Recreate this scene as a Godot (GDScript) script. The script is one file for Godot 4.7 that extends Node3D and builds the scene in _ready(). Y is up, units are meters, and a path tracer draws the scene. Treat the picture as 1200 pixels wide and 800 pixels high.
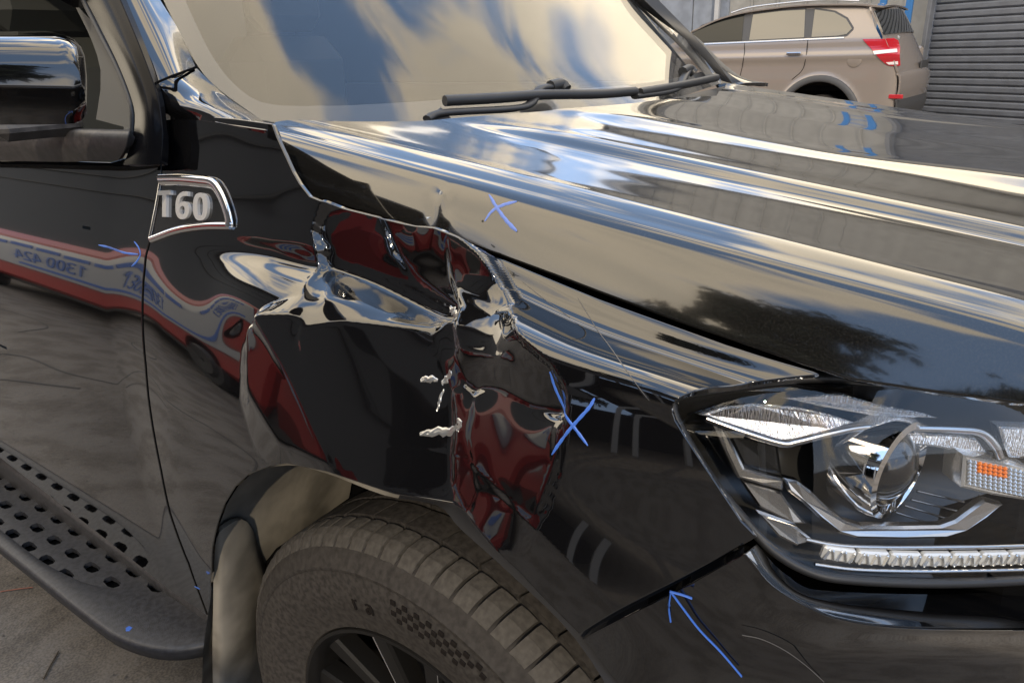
extends Node3D
# A dented black pickup in a workshop yard. x runs towards the pickup's front, y up, z out of its right-hand side; metres.

const SIDE_TILT := 0.6108652   # the side panels are height fields over a plane leaning 35 degrees
# stations along the flank: x, then (y, z) of the section from the top edge to the sill
const SIDE := [
	[-2.9, [Vector2(1.30, .8225), Vector2(1.235, .8435), Vector2(1.17, .8645), Vector2(1.13, .8755), Vector2(1.09, .8865), Vector2(1.04, .8995), Vector2(.97, .9128), Vector2(.80, .9225), Vector2(.58, .918), Vector2(.33, .878)]],
	[-0.60, [Vector2(1.30, .8225), Vector2(1.235, .8435), Vector2(1.17, .8645), Vector2(1.13, .8755), Vector2(1.09, .8865), Vector2(1.04, .8995), Vector2(.97, .9128), Vector2(.80, .9235), Vector2(.58, .919), Vector2(.33, .878)]],
	[-0.42, [Vector2(1.30, .834), Vector2(1.24, .850), Vector2(1.18, .867), Vector2(1.140, .8785), Vector2(1.118, .8845), Vector2(1.095, .891), Vector2(1.0, .918), Vector2(.85, .941), Vector2(.6, .938), Vector2(.33, .882)]],
	[-0.30, [Vector2(1.30, .836), Vector2(1.24, .851), Vector2(1.18, .867), Vector2(1.145, .8765), Vector2(1.118, .884), Vector2(1.104, .8905), Vector2(1.0, .9258), Vector2(.862, .952), Vector2(.6, .946), Vector2(.33, .885)]],
	[-0.2, [Vector2(1.30, .834), Vector2(1.24, .850), Vector2(1.18, .8655), Vector2(1.145, .875), Vector2(1.119, .8815), Vector2(1.107, .8955), Vector2(1.0, .933), Vector2(.87, .961), Vector2(.6, .955), Vector2(.33, .88)]],
	[-0.1, [Vector2(1.25, .842), Vector2(1.21, .852), Vector2(1.168, .863), Vector2(1.14, .8705), Vector2(1.117, .8775), Vector2(1.102, .898), Vector2(1.0, .940), Vector2(.88, .969), Vector2(.6, .963), Vector2(.33, .885)]],
	[0.07, [Vector2(1.21, .79), Vector2(1.185, .808), Vector2(1.160, .829), Vector2(1.136, .847), Vector2(1.142, .912), Vector2(1.115, .927), Vector2(1.0, .955), Vector2(.89, .983), Vector2(.6, .968), Vector2(.33, .89)]],
	[0.25, [Vector2(1.16, .795), Vector2(1.138, .81), Vector2(1.119, .829), Vector2(1.100, .847), Vector2(1.1085, .920), Vector2(1.084, .935), Vector2(.98, .962), Vector2(.89, .987), Vector2(.6, .967), Vector2(.33, .9)]],
	[0.36, [Vector2(1.14, .79), Vector2(1.12, .808), Vector2(1.101, .828), Vector2(1.084, .845), Vector2(1.0925, .910), Vector2(1.06, .923), Vector2(.95, .944), Vector2(.87, .965), Vector2(.6, .945), Vector2(.33, .89)]],
	[0.48, [Vector2(1.12, .785), Vector2(1.105, .80), Vector2(1.089, .818), Vector2(1.07, .838), Vector2(1.055, .868), Vector2(1.0, .880), Vector2(.93, .895), Vector2(.85, .915), Vector2(.6, .90), Vector2(.33, .86)]],
]
# the bonnet's cross-section: distance from the centre line, height over the edge line, height of the raised centre panel
const HOOD := [
	[0.0, .020, .008], [.24, .017, .008], [.30, .0155, .011], [.33, .0145, .008], [.45, .009, .008], [.492, .006, .0075], [.512, .004, .001], [.53, .003, 0.0],
	[.60, .001, 0.0], [.67, .001, 0.0], [.705, .001, 0.0], [.727, -.004, 0.0], [.751, -.013, 0.0], [.764, -.030, 0.0], [.780, -.057, 0.0], [.795, -.086, 0.0], [.806, -.112, 0.0],
]
# plan curves (x, z) of the lamp face and of the bumper's outer skin
const NOSE := [Vector2(.20, .90), Vector2(.30, .872), Vector2(.40, .83), Vector2(.50, .765), Vector2(.60, .66), Vector2(.69, .54), Vector2(.76, .38), Vector2(.81, .17), Vector2(.83, -.1)]
const BUMP := [Vector2(.15, .972), Vector2(.25, .965), Vector2(.36, .935), Vector2(.46, .885), Vector2(.56, .80), Vector2(.66, .69), Vector2(.745, .55), Vector2(.83, .33), Vector2(.87, .05), Vector2(.86, -.3)]

var rng := RandomNumberGenerator.new()
var M := {}

# ---------------------------------------------------------------- materials
func tex(kind: int, freq: float, size: int, oct: int, sd: int, stops: Array, cols: Array) -> NoiseTexture2D:
	var n := FastNoiseLite.new()
	n.noise_type = kind
	n.frequency = freq
	n.fractal_octaves = oct
	n.seed = sd
	var t := NoiseTexture2D.new()
	t.width = size
	t.height = size
	t.seamless = true
	t.noise = n
	var g := Gradient.new()
	g.offsets = PackedFloat32Array(stops)
	var pc := PackedColorArray()
	for c in cols: pc.append((Color(c, c, c) if c is float else c).linear_to_srgb())
	g.colors = pc
	t.color_ramp = g
	return t

func mat(lin: Color, rough: float, metal := 0.0, spec := 0.5) -> StandardMaterial3D:
	var m := StandardMaterial3D.new()
	var c := lin.linear_to_srgb()
	c.a = lin.a
	m.albedo_color = c
	m.roughness = rough
	m.metallic = metal
	m.metallic_specular = spec
	return m

func tri(m: StandardMaterial3D, t: Texture2D, scale: Vector3) -> StandardMaterial3D:
	m.albedo_texture = t
	m.uv1_triplanar = true
	m.uv1_world_triplanar = true
	m.uv1_scale = scale
	return m

func bump(m: StandardMaterial3D, t: Texture2D, cm: float) -> StandardMaterial3D:
	m.heightmap_enabled = true
	m.heightmap_texture = t
	m.heightmap_scale = cm
	return m

func coated(m: StandardMaterial3D, amount := 1.0, rough := 0.015) -> StandardMaterial3D:
	m.clearcoat_enabled = true
	m.clearcoat = amount
	m.clearcoat_roughness = rough
	return m

func glass(alpha: float, c := Color(0, 0, 0)) -> StandardMaterial3D:
	var m := mat(Color(c.r, c.g, c.b, alpha), 0.0)
	m.transparency = BaseMaterial3D.TRANSPARENCY_ALPHA
	return m

# ---------------------------------------------------------------- nodes
func numbered(parent: Node, called: String) -> String:
	if not parent.has_node(NodePath(called)): return called
	var k := 1
	while parent.has_node(NodePath("%s_%03d" % [called, k])): k += 1
	return "%s_%03d" % [called, k]

var counts := {}
func put(o: Node3D, called: String, parent: Node) -> Node3D:
	var key := "%d/%s" % [parent.get_instance_id(), called]
	var k: int = counts.get(key, 0)
	counts[key] = k + 1
	o.name = called if k == 0 else "%s_%03d" % [called, k]
	parent.add_child(o, true)
	return o

func part(called: String, mesh: Mesh, m: Material, parent: Node, label := "") -> MeshInstance3D:
	var o := MeshInstance3D.new()
	o.mesh = mesh
	o.material_override = m
	put(o, called, parent)
	if label: o.set_meta("label", label)
	return o

func tag(o: Node, label: String, category := "", group := "", kind := "") -> Node:
	if label: o.set_meta("label", label)
	if category: o.set_meta("category", category)
	if group: o.set_meta("group", group)
	if kind: o.set_meta("kind", kind)
	return o

func thing(called: String, label: String, category: String, at := Vector3.ZERO, group := "") -> Node3D:
	var o := Node3D.new()
	put(o, called, self)
	o.position = at
	tag(o, label, category, group)
	return o

# ---------------------------------------------------------------- meshes
class MB:   # collects vertices; every triangle is wound to agree with its normals
	var v := PackedVector3Array()
	var n := PackedVector3Array()
	var uv := PackedVector2Array()
	var ix := PackedInt32Array()
	func add(p: Vector3, nn: Vector3, t := Vector2.ZERO) -> int:
		v.append(p); n.append(nn); uv.append(t)
		return v.size() - 1
	func tri(a: int, b: int, c: int) -> void:
		var g := (v[b] - v[a]).cross(v[c] - v[a])
		if g.dot(n[a] + n[b] + n[c]) > 0.0:
			ix.append(a); ix.append(c); ix.append(b)
		else:
			ix.append(a); ix.append(b); ix.append(c)
	func flat(a: Vector3, b: Vector3, c: Vector3, out: Vector3) -> void:
		var g := (b - a).cross(c - a)
		if g.length_squared() < 1e-18: return
		g = g.normalized()
		if g.dot(out) < 0.0: g = -g
		tri(add(a, g), add(b, g), add(c, g))
	func quad(a: Vector3, b: Vector3, c: Vector3, d: Vector3, out: Vector3) -> void:
		flat(a, b, c, out); flat(a, c, d, out)
	func mesh() -> ArrayMesh:
		var arr := []
		arr.resize(Mesh.ARRAY_MAX)
		arr[Mesh.ARRAY_VERTEX] = v
		arr[Mesh.ARRAY_NORMAL] = n
		arr[Mesh.ARRAY_TEX_UV] = uv
		arr[Mesh.ARRAY_INDEX] = ix
		var m := ArrayMesh.new()
		if ix.size() > 0: m.add_surface_from_arrays(Mesh.PRIMITIVE_TRIANGLES, arr)
		return m

func box_in(b: MB, c: Vector3, s: Vector3, bev := 0.0, ax := Basis.IDENTITY) -> void:
	# a box with chamfered edges
	var h := s * 0.5
	bev = minf(bev, minf(h.x, minf(h.y, h.z)) * 0.9)
	for k in 3:
		for sg in [-1.0, 1.0]:
			var nn := Vector3.ZERO
			nn[k] = sg
			var u := (k + 1) % 3
			var w := (k + 2) % 3
			var q := []
			for e in [[-1, -1], [1, -1], [1, 1], [-1, 1]]:
				var p := Vector3.ZERO
				p[k] = sg * h[k]
				p[u] = e[0] * (h[u] - bev)
				p[w] = e[1] * (h[w] - bev)
				q.append(c + ax * p)
			b.quad(q[0], q[1], q[2], q[3], ax * nn)
			if bev > 0.0:
				for sg2 in [-1.0, 1.0]:   # the chamfer between axes k and u
					var e0 := Vector3.ZERO
					e0[k] = sg * h[k]; e0[u] = sg2 * (h[u] - bev)
					var e1 := Vector3.ZERO
					e1[k] = sg * (h[k] - bev); e1[u] = sg2 * h[u]
					var lw := Vector3.ZERO
					lw[w] = h[w] - bev
					var no := Vector3.ZERO
					no[k] = sg; no[u] = sg2
					b.quad(c + ax * (e0 - lw), c + ax * (e0 + lw), c + ax * (e1 + lw), c + ax * (e1 - lw), ax * no)
	if bev > 0.0:
		for sx in [-1.0, 1.0]:
			for sy in [-1.0, 1.0]:
				for sz in [-1.0, 1.0]:
					var sgn := Vector3(sx, sy, sz)
					var hb := h - Vector3.ONE * bev
					b.flat(c + ax * (sgn * Vector3(h.x, hb.y, hb.z)), c + ax * (sgn * Vector3(hb.x, h.y, hb.z)), c + ax * (sgn * Vector3(hb.x, hb.y, h.z)), ax * sgn)

func box(c: Vector3, s: Vector3, bev := 0.0, ax := Basis.IDENTITY) -> ArrayMesh:
	var b := MB.new()
	box_in(b, c, s, bev, ax)
	return b.mesh()

func spline(p: PackedVector3Array, steps: int) -> PackedVector3Array:
	var out := PackedVector3Array()
	var n := p.size()
	for i in n - 1:
		var a := p[maxi(i - 1, 0)]
		var d := p[mini(i + 2, n - 1)]
		if i == 0: a = p[0] * 2.0 - p[1]
		if i == n - 2: d = p[n - 1] * 2.0 - p[n - 2]
		for k in steps:
			out.append(p[i].cubic_interpolate(p[i + 1], a, d, float(k) / steps))
	out.append(p[n - 1])
	return out

func resample(p: PackedVector3Array, n: int) -> PackedVector3Array:
	var s := spline(p, 12)
	var acc := PackedFloat32Array([0.0])
	for i in range(1, s.size()): acc.append(acc[i - 1] + s[i].distance_to(s[i - 1]))
	var out := PackedVector3Array()
	var j := 0
	for k in n:
		var want := acc[acc.size() - 1] * k / (n - 1)
		while j < s.size() - 2 and acc[j + 1] < want: j += 1
		var seg := maxf(acc[j + 1] - acc[j], 1e-9)
		out.append(s[j].lerp(s[j + 1], clampf((want - acc[j]) / seg, 0, 1)))
	return out

func loft(rows: Array, nu: int, sub: int, out: Vector3, thick := 0.0, smooth_rows := true) -> ArrayMesh:
	# a smooth skin through the given lines; with thick, edges turned in
	var r := []
	for q in rows: r.append(resample(q, nu))
	var g := []
	if smooth_rows and rows.size() > 2:
		for i in nu:
			var col := PackedVector3Array()
			for k in r.size(): col.append(r[k][i])
			g.append(spline(col, sub))
	else:
		for i in nu:
			var col := PackedVector3Array()
			for k in r.size() - 1:
				for s in sub: col.append(r[k][i].lerp(r[k + 1][i], float(s) / sub))
			col.append(r[r.size() - 1][i])
			g.append(col)
	return grid_mesh(g, out, thick)

func grid_mesh(g: Array, out: Vector3, thick := 0.0) -> ArrayMesh:
	var b := MB.new()
	var nu := g.size()
	var nv: int = g[0].size()
	var N := []
	var total := Vector3.ZERO
	for i in nu:
		var col := PackedVector3Array()
		for j in nv:
			var du: Vector3 = g[mini(i + 1, nu - 1)][j] - g[maxi(i - 1, 0)][j]
			var dv: Vector3 = g[i][mini(j + 1, nv - 1)] - g[i][maxi(j - 1, 0)]
			var c := du.cross(dv)
			if c.length_squared() < 1e-16 and i > 0: c = N[i - 1][j]
			c = c.normalized()
			col.append(c)
			total += c
		N.append(col)
	var sg := 1.0 if total.dot(out) >= 0.0 else -1.0
	for i in nu:
		for j in nv:
			b.add(g[i][j], N[i][j] * sg, Vector2(float(i) / (nu - 1), float(j) / (nv - 1)))
	for i in nu - 1:
		for j in nv - 1:
			var a := i * nv + j
			b.tri(a, a + nv, a + nv + 1)
			b.tri(a, a + nv + 1, a + 1)
	if thick > 0.0:
		var edge := []
		for i in nu: edge.append([i, 0])
		for j in range(1, nv): edge.append([nu - 1, j])
		for i in range(nu - 2, -1, -1): edge.append([i, nv - 1])
		for j in range(nv - 2, 0, -1): edge.append([0, j])
		var ring := []
		for e in edge: ring.append([g[e[0]][e[1]], N[e[0]][e[1]] * sg])
		flange(b, ring, thick)
	return b.mesh()

func flange(b: MB, ring: Array, thick: float, rad := 0.0015) -> void:
	# turns the edge of a sheet in through a small radius
	var n := ring.size()
	var mid := Vector3.ZERO
	for q in ring: mid += q[0]
	mid /= n
	var first := []
	var area := Vector3.ZERO
	for i in n: area += (ring[i][0] - mid).cross(ring[(i + 1) % n][0] - mid)
	for i in n:
		var p: Vector3 = ring[i][0]
		var nn: Vector3 = ring[i][1]
		var t: Vector3 = ring[(i + 1) % n][0] - ring[(i + n - 1) % n][0]
		var o := t.cross(nn).normalized()
		if area.dot(nn) < 0.0: o = -o
		var ids := []
		ids.append(b.add(p, nn))
		ids.append(b.add(p + o * rad * .7 - nn * rad * .3, (nn + o).normalized()))
		ids.append(b.add(p + o * rad - nn * rad, o))
		ids.append(b.add(p + o * rad - nn * thick, o))
		first.append(ids)
	for i in n:
		var k := (i + 1) % n
		for s in 3:
			b.tri(first[i][s], first[k][s], first[k][s + 1])
			b.tri(first[i][s], first[k][s + 1], first[i][s + 1])

func tube(path: PackedVector3Array, rad: float, seg := 8, squash := 1.0, up := Vector3.UP) -> ArrayMesh:
	var b := MB.new()
	tube_in(b, path, rad, rad, seg, squash, up)
	return b.mesh()

func tube_in(b: MB, path: PackedVector3Array, r0: float, r1: float, seg := 8, squash := 1.0, up := Vector3.UP) -> void:
	var n := path.size()
	var base := b.v.size()
	for i in n:
		var t := (path[mini(i + 1, n - 1)] - path[maxi(i - 1, 0)]).normalized()
		var x := t.cross(up).normalized()
		if x.length_squared() < .5: x = t.cross(Vector3.RIGHT).normalized()
		var y := x.cross(t).normalized()
		var r := lerpf(r0, r1, float(i) / (n - 1))
		for k in seg:
			var a := TAU * k / seg
			var d := x * cos(a) + y * sin(a) * squash
			b.add(path[i] + d * r, (x * cos(a) + y * sin(a) / squash).normalized(), Vector2(float(k) / seg, float(i) / (n - 1)))
	for i in n - 1:
		for k in seg:
			var a := base + i * seg + k
			var c := base + i * seg + (k + 1) % seg
			b.tri(a, c, c + seg)
			b.tri(a, c + seg, a + seg)
	for e in [0, n - 1]:
		var t := (path[mini(e + 1, n - 1)] - path[maxi(e - 1, 0)]).normalized() * (1.0 if e else -1.0)
		var ids := []
		for k in seg: ids.append(b.add(b.v[base + e * seg + k], t))
		for k in range(1, seg - 1): b.tri(ids[0], ids[k], ids[k + 1])

func lathe(prof: PackedVector2Array, c: Vector3, seg: int, a0 := 0.0, a1 := TAU, sharp := 0.6) -> ArrayMesh:
	# profile (radius, z) turned round the z axis at c; corners sharper than `sharp` radians stay edges
	var b := MB.new()
	var n := prof.size()
	for k in n - 1:
		var d0 := (prof[k + 1] - prof[k]).normalized()
		var na := Vector2(d0.y, -d0.x)
		var nb := na
		if k > 0:
			var dp := (prof[k] - prof[k - 1]).normalized()
			if absf(dp.angle_to(d0)) < sharp: na = (na + Vector2(dp.y, -dp.x)).normalized()
		if k < n - 2:
			var dn := (prof[k + 2] - prof[k + 1]).normalized()
			if absf(dn.angle_to(d0)) < sharp: nb = (nb + Vector2(dn.y, -dn.x)).normalized()
		var base := b.v.size()
		for i in seg + 1:
			var a := lerpf(a0, a1, float(i) / seg)
			var e := Vector3(cos(a), sin(a), 0)
			b.add(c + e * prof[k].x + Vector3(0, 0, prof[k].y), e * na.x + Vector3(0, 0, na.y), Vector2(float(i) / seg, 0))
			b.add(c + e * prof[k + 1].x + Vector3(0, 0, prof[k + 1].y), e * nb.x + Vector3(0, 0, nb.y), Vector2(float(i) / seg, 1))
		for i in seg:
			var q := base + i * 2
			b.tri(q, q + 2, q + 3)
			b.tri(q, q + 3, q + 1)
	return b.mesh()

func slab(p: PackedVector3Array, back: Vector3, bev := 0.0015) -> ArrayMesh:
	var b := MB.new()
	slab_in(b, p, back, bev)
	return b.mesh()

func slab_in(b: MB, p: PackedVector3Array, back: Vector3, bev := 0.0015) -> void:
	# a plate with the outline p (front face) and thickness `back`, its front edge chamfered
	var n := p.size()
	var mid := Vector3.ZERO
	for q in p: mid += q
	mid /= n
	var area := Vector3.ZERO
	for i in n: area += (p[i] - mid).cross(p[(i + 1) % n] - mid)
	var nn := area.normalized()
	if nn.dot(back) > 0.0: nn = -nn
	var u := (p[1] - p[0]).normalized()
	u = (u - nn * u.dot(nn)).normalized()
	var w := nn.cross(u)
	var inner := PackedVector3Array()
	var outs := PackedVector3Array()
	for i in n:
		var e0 := (p[i] - p[(i + n - 1) % n]).normalized()
		var e1 := (p[(i + 1) % n] - p[i]).normalized()
		var o0 := e0.cross(nn)
		var o1 := e1.cross(nn)
		if area.dot(nn) < 0.0:
			o0 = -o0; o1 = -o1
		var o := (o0 + o1)
		o = o.normalized() / maxf(.4, o.normalized().dot(o1))
		outs.append(o)
		inner.append(p[i] - o * bev)
	var flatp := PackedVector2Array()
	for q in inner: flatp.append(Vector2((q - mid).dot(u), (q - mid).dot(w)))
	var t := Geometry2D.triangulate_polygon(flatp)
	for k in t.size() / 3: b.flat(inner[t[k * 3]], inner[t[k * 3 + 1]], inner[t[k * 3 + 2]], nn)
	var drop := -nn * bev
	for i in n:
		var k := (i + 1) % n
		var om := (outs[i] + outs[k]).normalized()
		b.quad(inner[i], inner[k], p[k] + drop, p[i] + drop, nn + om)
		b.quad(p[i] + drop, p[k] + drop, p[k] + back, p[i] + back, om)

# ---------------------------------------------------------------- panels: height fields over a plane, trimmed to an outline
func station_at(st: Array, x: float) -> PackedVector2Array:
	var n := st.size()
	x = clampf(x, st[0][0], st[n - 1][0])
	var i := 0
	while i < n - 2 and x > st[i + 1][0]: i += 1
	var d: float = st[i + 1][0] - st[i][0]
	var t: float = (x - st[i][0]) / d
	var t2 := t * t
	var t3 := t2 * t
	var out := PackedVector2Array()
	for k in st[i][1].size():
		var p0: Vector2 = st[i][1][k]
		var p1: Vector2 = st[i + 1][1][k]
		var m0: Vector2 = p1 - p0
		var m1: Vector2 = p1 - p0
		if i > 0: m0 = (p1 - st[i - 1][1][k]) / (st[i + 1][0] - st[i - 1][0]) * d
		if i + 2 < n: m1 = (st[i + 2][1][k] - p0) / (st[i + 2][0] - st[i][0]) * d
		out.append(p0 * (2 * t3 - 3 * t2 + 1) + m0 * (t3 - 2 * t2 + t) + p1 * (3 * t2 - 2 * t3) + m1 * (t3 - t2))
	return out

class Herm:   # a smooth curve through (k, v), k rising
	var k: PackedFloat32Array
	var v: PackedFloat32Array
	var h := PackedFloat32Array()
	var s := PackedFloat32Array()
	var m := PackedFloat32Array()
	func _init(kk: PackedFloat32Array, vv: PackedFloat32Array) -> void:
		k = kk
		v = vv
		var n := k.size()
		for j in n - 1:
			h.append(k[j + 1] - k[j])
			s.append((v[j + 1] - v[j]) / h[j])
		for j in n:
			if j == 0: m.append(s[0])
			elif j == n - 1: m.append(s[n - 2])
			else: m.append((s[j - 1] * h[j] + s[j] * h[j - 1]) / (h[j - 1] + h[j]))
	func at(q: float) -> float:
		var n := k.size()
		var i := 0
		while i < n - 2 and q > k[i + 1]: i += 1
		var t := (q - k[i]) / h[i]
		if t < 0.0: return v[i] + s[i] * (q - k[i])
		if t > 1.0: return v[i + 1] + s[i] * (q - k[i + 1])
		var t2 := t * t
		var t3 := t2 * t
		return (2 * t3 - 3 * t2 + 1) * v[i] + (t3 - 2 * t2 + t) * m[i] * h[i] + (3 * t2 - 2 * t3) * v[i + 1] + (t3 - t2) * m[i + 1] * h[i]

func side_curve(x: float) -> Herm:
	var c := cos(SIDE_TILT)
	var s := sin(SIDE_TILT)
	var r := station_at(SIDE, x)
	var k := PackedFloat32Array()
	var v := PackedFloat32Array()
	for i in range(r.size() - 1, -1, -1):
		k.append(r[i].x * c - r[i].y * s)
		v.append(r[i].x * s + r[i].y * c)
	return Herm.new(k, v)

class Field:   # heights on a grid with lines at A and B, in a frame (u, v, w)
	var A: PackedFloat32Array
	var B: PackedFloat32Array
	var H: PackedFloat32Array
	var N: PackedVector3Array
	var u: Vector3
	var v: Vector3
	var w: Vector3
	func finish() -> void:
		var na := A.size()
		var nb := B.size()
		N = PackedVector3Array()
		N.resize(na * nb)
		for i in na:
			var i0 := maxi(i - 1, 0)
			var i1 := mini(i + 1, na - 1)
			for j in nb:
				var j0 := maxi(j - 1, 0)
				var j1 := mini(j + 1, nb - 1)
				var ga := (H[i1 * nb + j] - H[i0 * nb + j]) / (A[i1] - A[i0])
				var gb := (H[i * nb + j1] - H[i * nb + j0]) / (B[j1] - B[j0])
				N[i * nb + j] = (w - u * ga - v * gb).normalized()
	func find(L: PackedFloat32Array, q: float) -> int:
		return clampi(L.bsearch(q, false) - 1, 0, L.size() - 2)
	func h(a: float, b: float) -> float:
		var i := find(A, a)
		var j := find(B, b)
		var nb := B.size()
		var s := (a - A[i]) / (A[i + 1] - A[i])
		var t := (b - B[j]) / (B[j + 1] - B[j])
		return lerpf(lerpf(H[i * nb + j], H[i * nb + j + 1], t), lerpf(H[(i + 1) * nb + j], H[(i + 1) * nb + j + 1], t), s)
	func nrm(a: float, b: float) -> Vector3:
		var i := find(A, a)
		var j := find(B, b)
		var nb := B.size()
		var s := clampf((a - A[i]) / (A[i + 1] - A[i]), 0, 1)
		var t := clampf((b - B[j]) / (B[j + 1] - B[j]), 0, 1)
		return N[i * nb + j].lerp(N[i * nb + j + 1], t).lerp(N[(i + 1) * nb + j].lerp(N[(i + 1) * nb + j + 1], t), s).normalized()
	func at(a: float, b: float, lift := 0.0) -> Vector3:
		var p := u * a + v * b + w * h(a, b)
		return p + nrm(a, b) * lift if lift != 0.0 else p

func lines(stops: Array) -> PackedFloat32Array:
	# [start, step, end, step, end ...]
	var out := PackedFloat32Array([stops[0]])
	var i := 1
	while i < stops.size():
		var from := out[out.size() - 1]
		var n := maxi(1, roundi((stops[i + 1] - from) / stops[i]))
		for k in range(1, n + 1): out.append(lerpf(from, stops[i + 1], float(k) / n))
		i += 2
	return out

func trimmed(f: Field, poly: PackedVector2Array, thick := 0.012, lift := 0.0, rad := 0.0015) -> ArrayMesh:
	var b := MB.new()
	var na := f.A.size()
	var nb := f.B.size()
	var inside := PackedByteArray()
	inside.resize(na * nb)
	var lo := poly[0]
	var hi := poly[0]
	for p in poly:
		lo = lo.min(p)
		hi = hi.max(p)
	for i in na:
		if f.A[i] < lo.x or f.A[i] > hi.x: continue
		for j in nb:
			if f.B[j] < lo.y or f.B[j] > hi.y: continue
			if Geometry2D.is_point_in_polygon(Vector2(f.A[i], f.B[j]), poly): inside[i * nb + j] = 1
	var cut := {}
	var n := poly.size()
	var rim := PackedVector2Array()
	for k in n:
		var p := poly[k]
		var q := poly[(k + 1) % n]
		var steps := maxi(1, ceili(p.distance_to(q) / .0008))
		for s in steps:
			var e := p.lerp(q, float(s) / steps)
			cut[f.find(f.A, e.x) * nb + f.find(f.B, e.y)] = true
		var few := maxi(1, ceili(p.distance_to(q) / .004))
		for s in few: rim.append(p.lerp(q, float(s) / few))
	for c in cut.keys():   # neighbours too, so that no corner is missed
		for e in [1, -1, nb, -nb, nb + 1, nb - 1, -nb + 1, -nb - 1]: cut[c + e] = true
	var id := {}
	for i in na - 1:
		for j in nb - 1:
			var c := i * nb + j
			if cut.has(c):
				var cell := PackedVector2Array([Vector2(f.A[i], f.B[j]), Vector2(f.A[i + 1], f.B[j]), Vector2(f.A[i + 1], f.B[j + 1]), Vector2(f.A[i], f.B[j + 1])])
				for piece in Geometry2D.intersect_polygons(cell, poly):
					if Geometry2D.is_polygon_clockwise(piece) and piece.size() < 3: continue
					var t := Geometry2D.triangulate_polygon(piece)
					var ids := []
					for p in piece: ids.append(b.add(f.at(p.x, p.y, lift), f.nrm(p.x, p.y), p))
					for k in t.size() / 3: b.tri(ids[t[k * 3]], ids[t[k * 3 + 1]], ids[t[k * 3 + 2]])
			elif inside[c] and inside[c + 1] and inside[c + nb] and inside[c + nb + 1]:
				var q := []
				for e in [c, c + nb, c + nb + 1, c + 1]:
					if not id.has(e):
						var p := f.u * f.A[e / nb] + f.v * f.B[e % nb] + f.w * f.H[e]
						id[e] = b.add(p + f.N[e] * lift, f.N[e], Vector2(f.A[e / nb], f.B[e % nb]))
					q.append(id[e])
				b.tri(q[0], q[1], q[2])
				b.tri(q[0], q[2], q[3])
	if thick > 0.0:
		var ring := []
		for p in rim: ring.append([f.at(p.x, p.y, lift), f.nrm(p.x, p.y)])
		flange(b, ring, thick, rad)
	return b.mesh()

func smooth_poly(p: PackedVector2Array, sharp: Array, steps := 5) -> PackedVector2Array:
	# rounds an outline through its points, except at the listed corners
	var out := PackedVector2Array()
	var n := p.size()
	for i in n:
		var a := p[(i + n - 1) % n]
		var b := p[i]
		var c := p[(i + 1) % n]
		var d := p[(i + 2) % n]
		if i in sharp: a = b * 2.0 - c
		if (i + 1) % n in sharp: d = c * 2.0 - b
		var k := steps if b.distance_to(c) > .01 else 2
		for s in k: out.append(b.cubic_interpolate(c, a, d, float(s) / k))
	return out

func ribbon(f: Field, path: PackedVector2Array, wide: float, lift := 0.0006) -> ArrayMesh:
	# a stroke of crayon lying on a panel: a low, rounded strip that follows the surface
	var pts := PackedVector3Array()
	for p in path: pts.append(Vector3(p.x, p.y, 0))
	var s := spline(pts, 8)
	var g := []
	var n := s.size()
	for i in n:
		var t := (s[mini(i + 1, n - 1)] - s[maxi(i - 1, 0)]).normalized()
		var o := Vector3(-t.y, t.x, 0)
		var e := sqrt(clampf(minf(i, n - 1 - i) / 3.0, 0.15, 1.0)) * wide * (1.0 + .12 * sin(i * 1.7))
		var col := PackedVector3Array()
		for k in 5:
			var q := (k - 2) / 2.0
			var c := s[i] + o * e * q * .5
			col.append(f.at(c.x, c.y, lift * (1.0 - q * q) + .0002))
		g.append(col)
	return grid_mesh(g, f.w)

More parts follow.
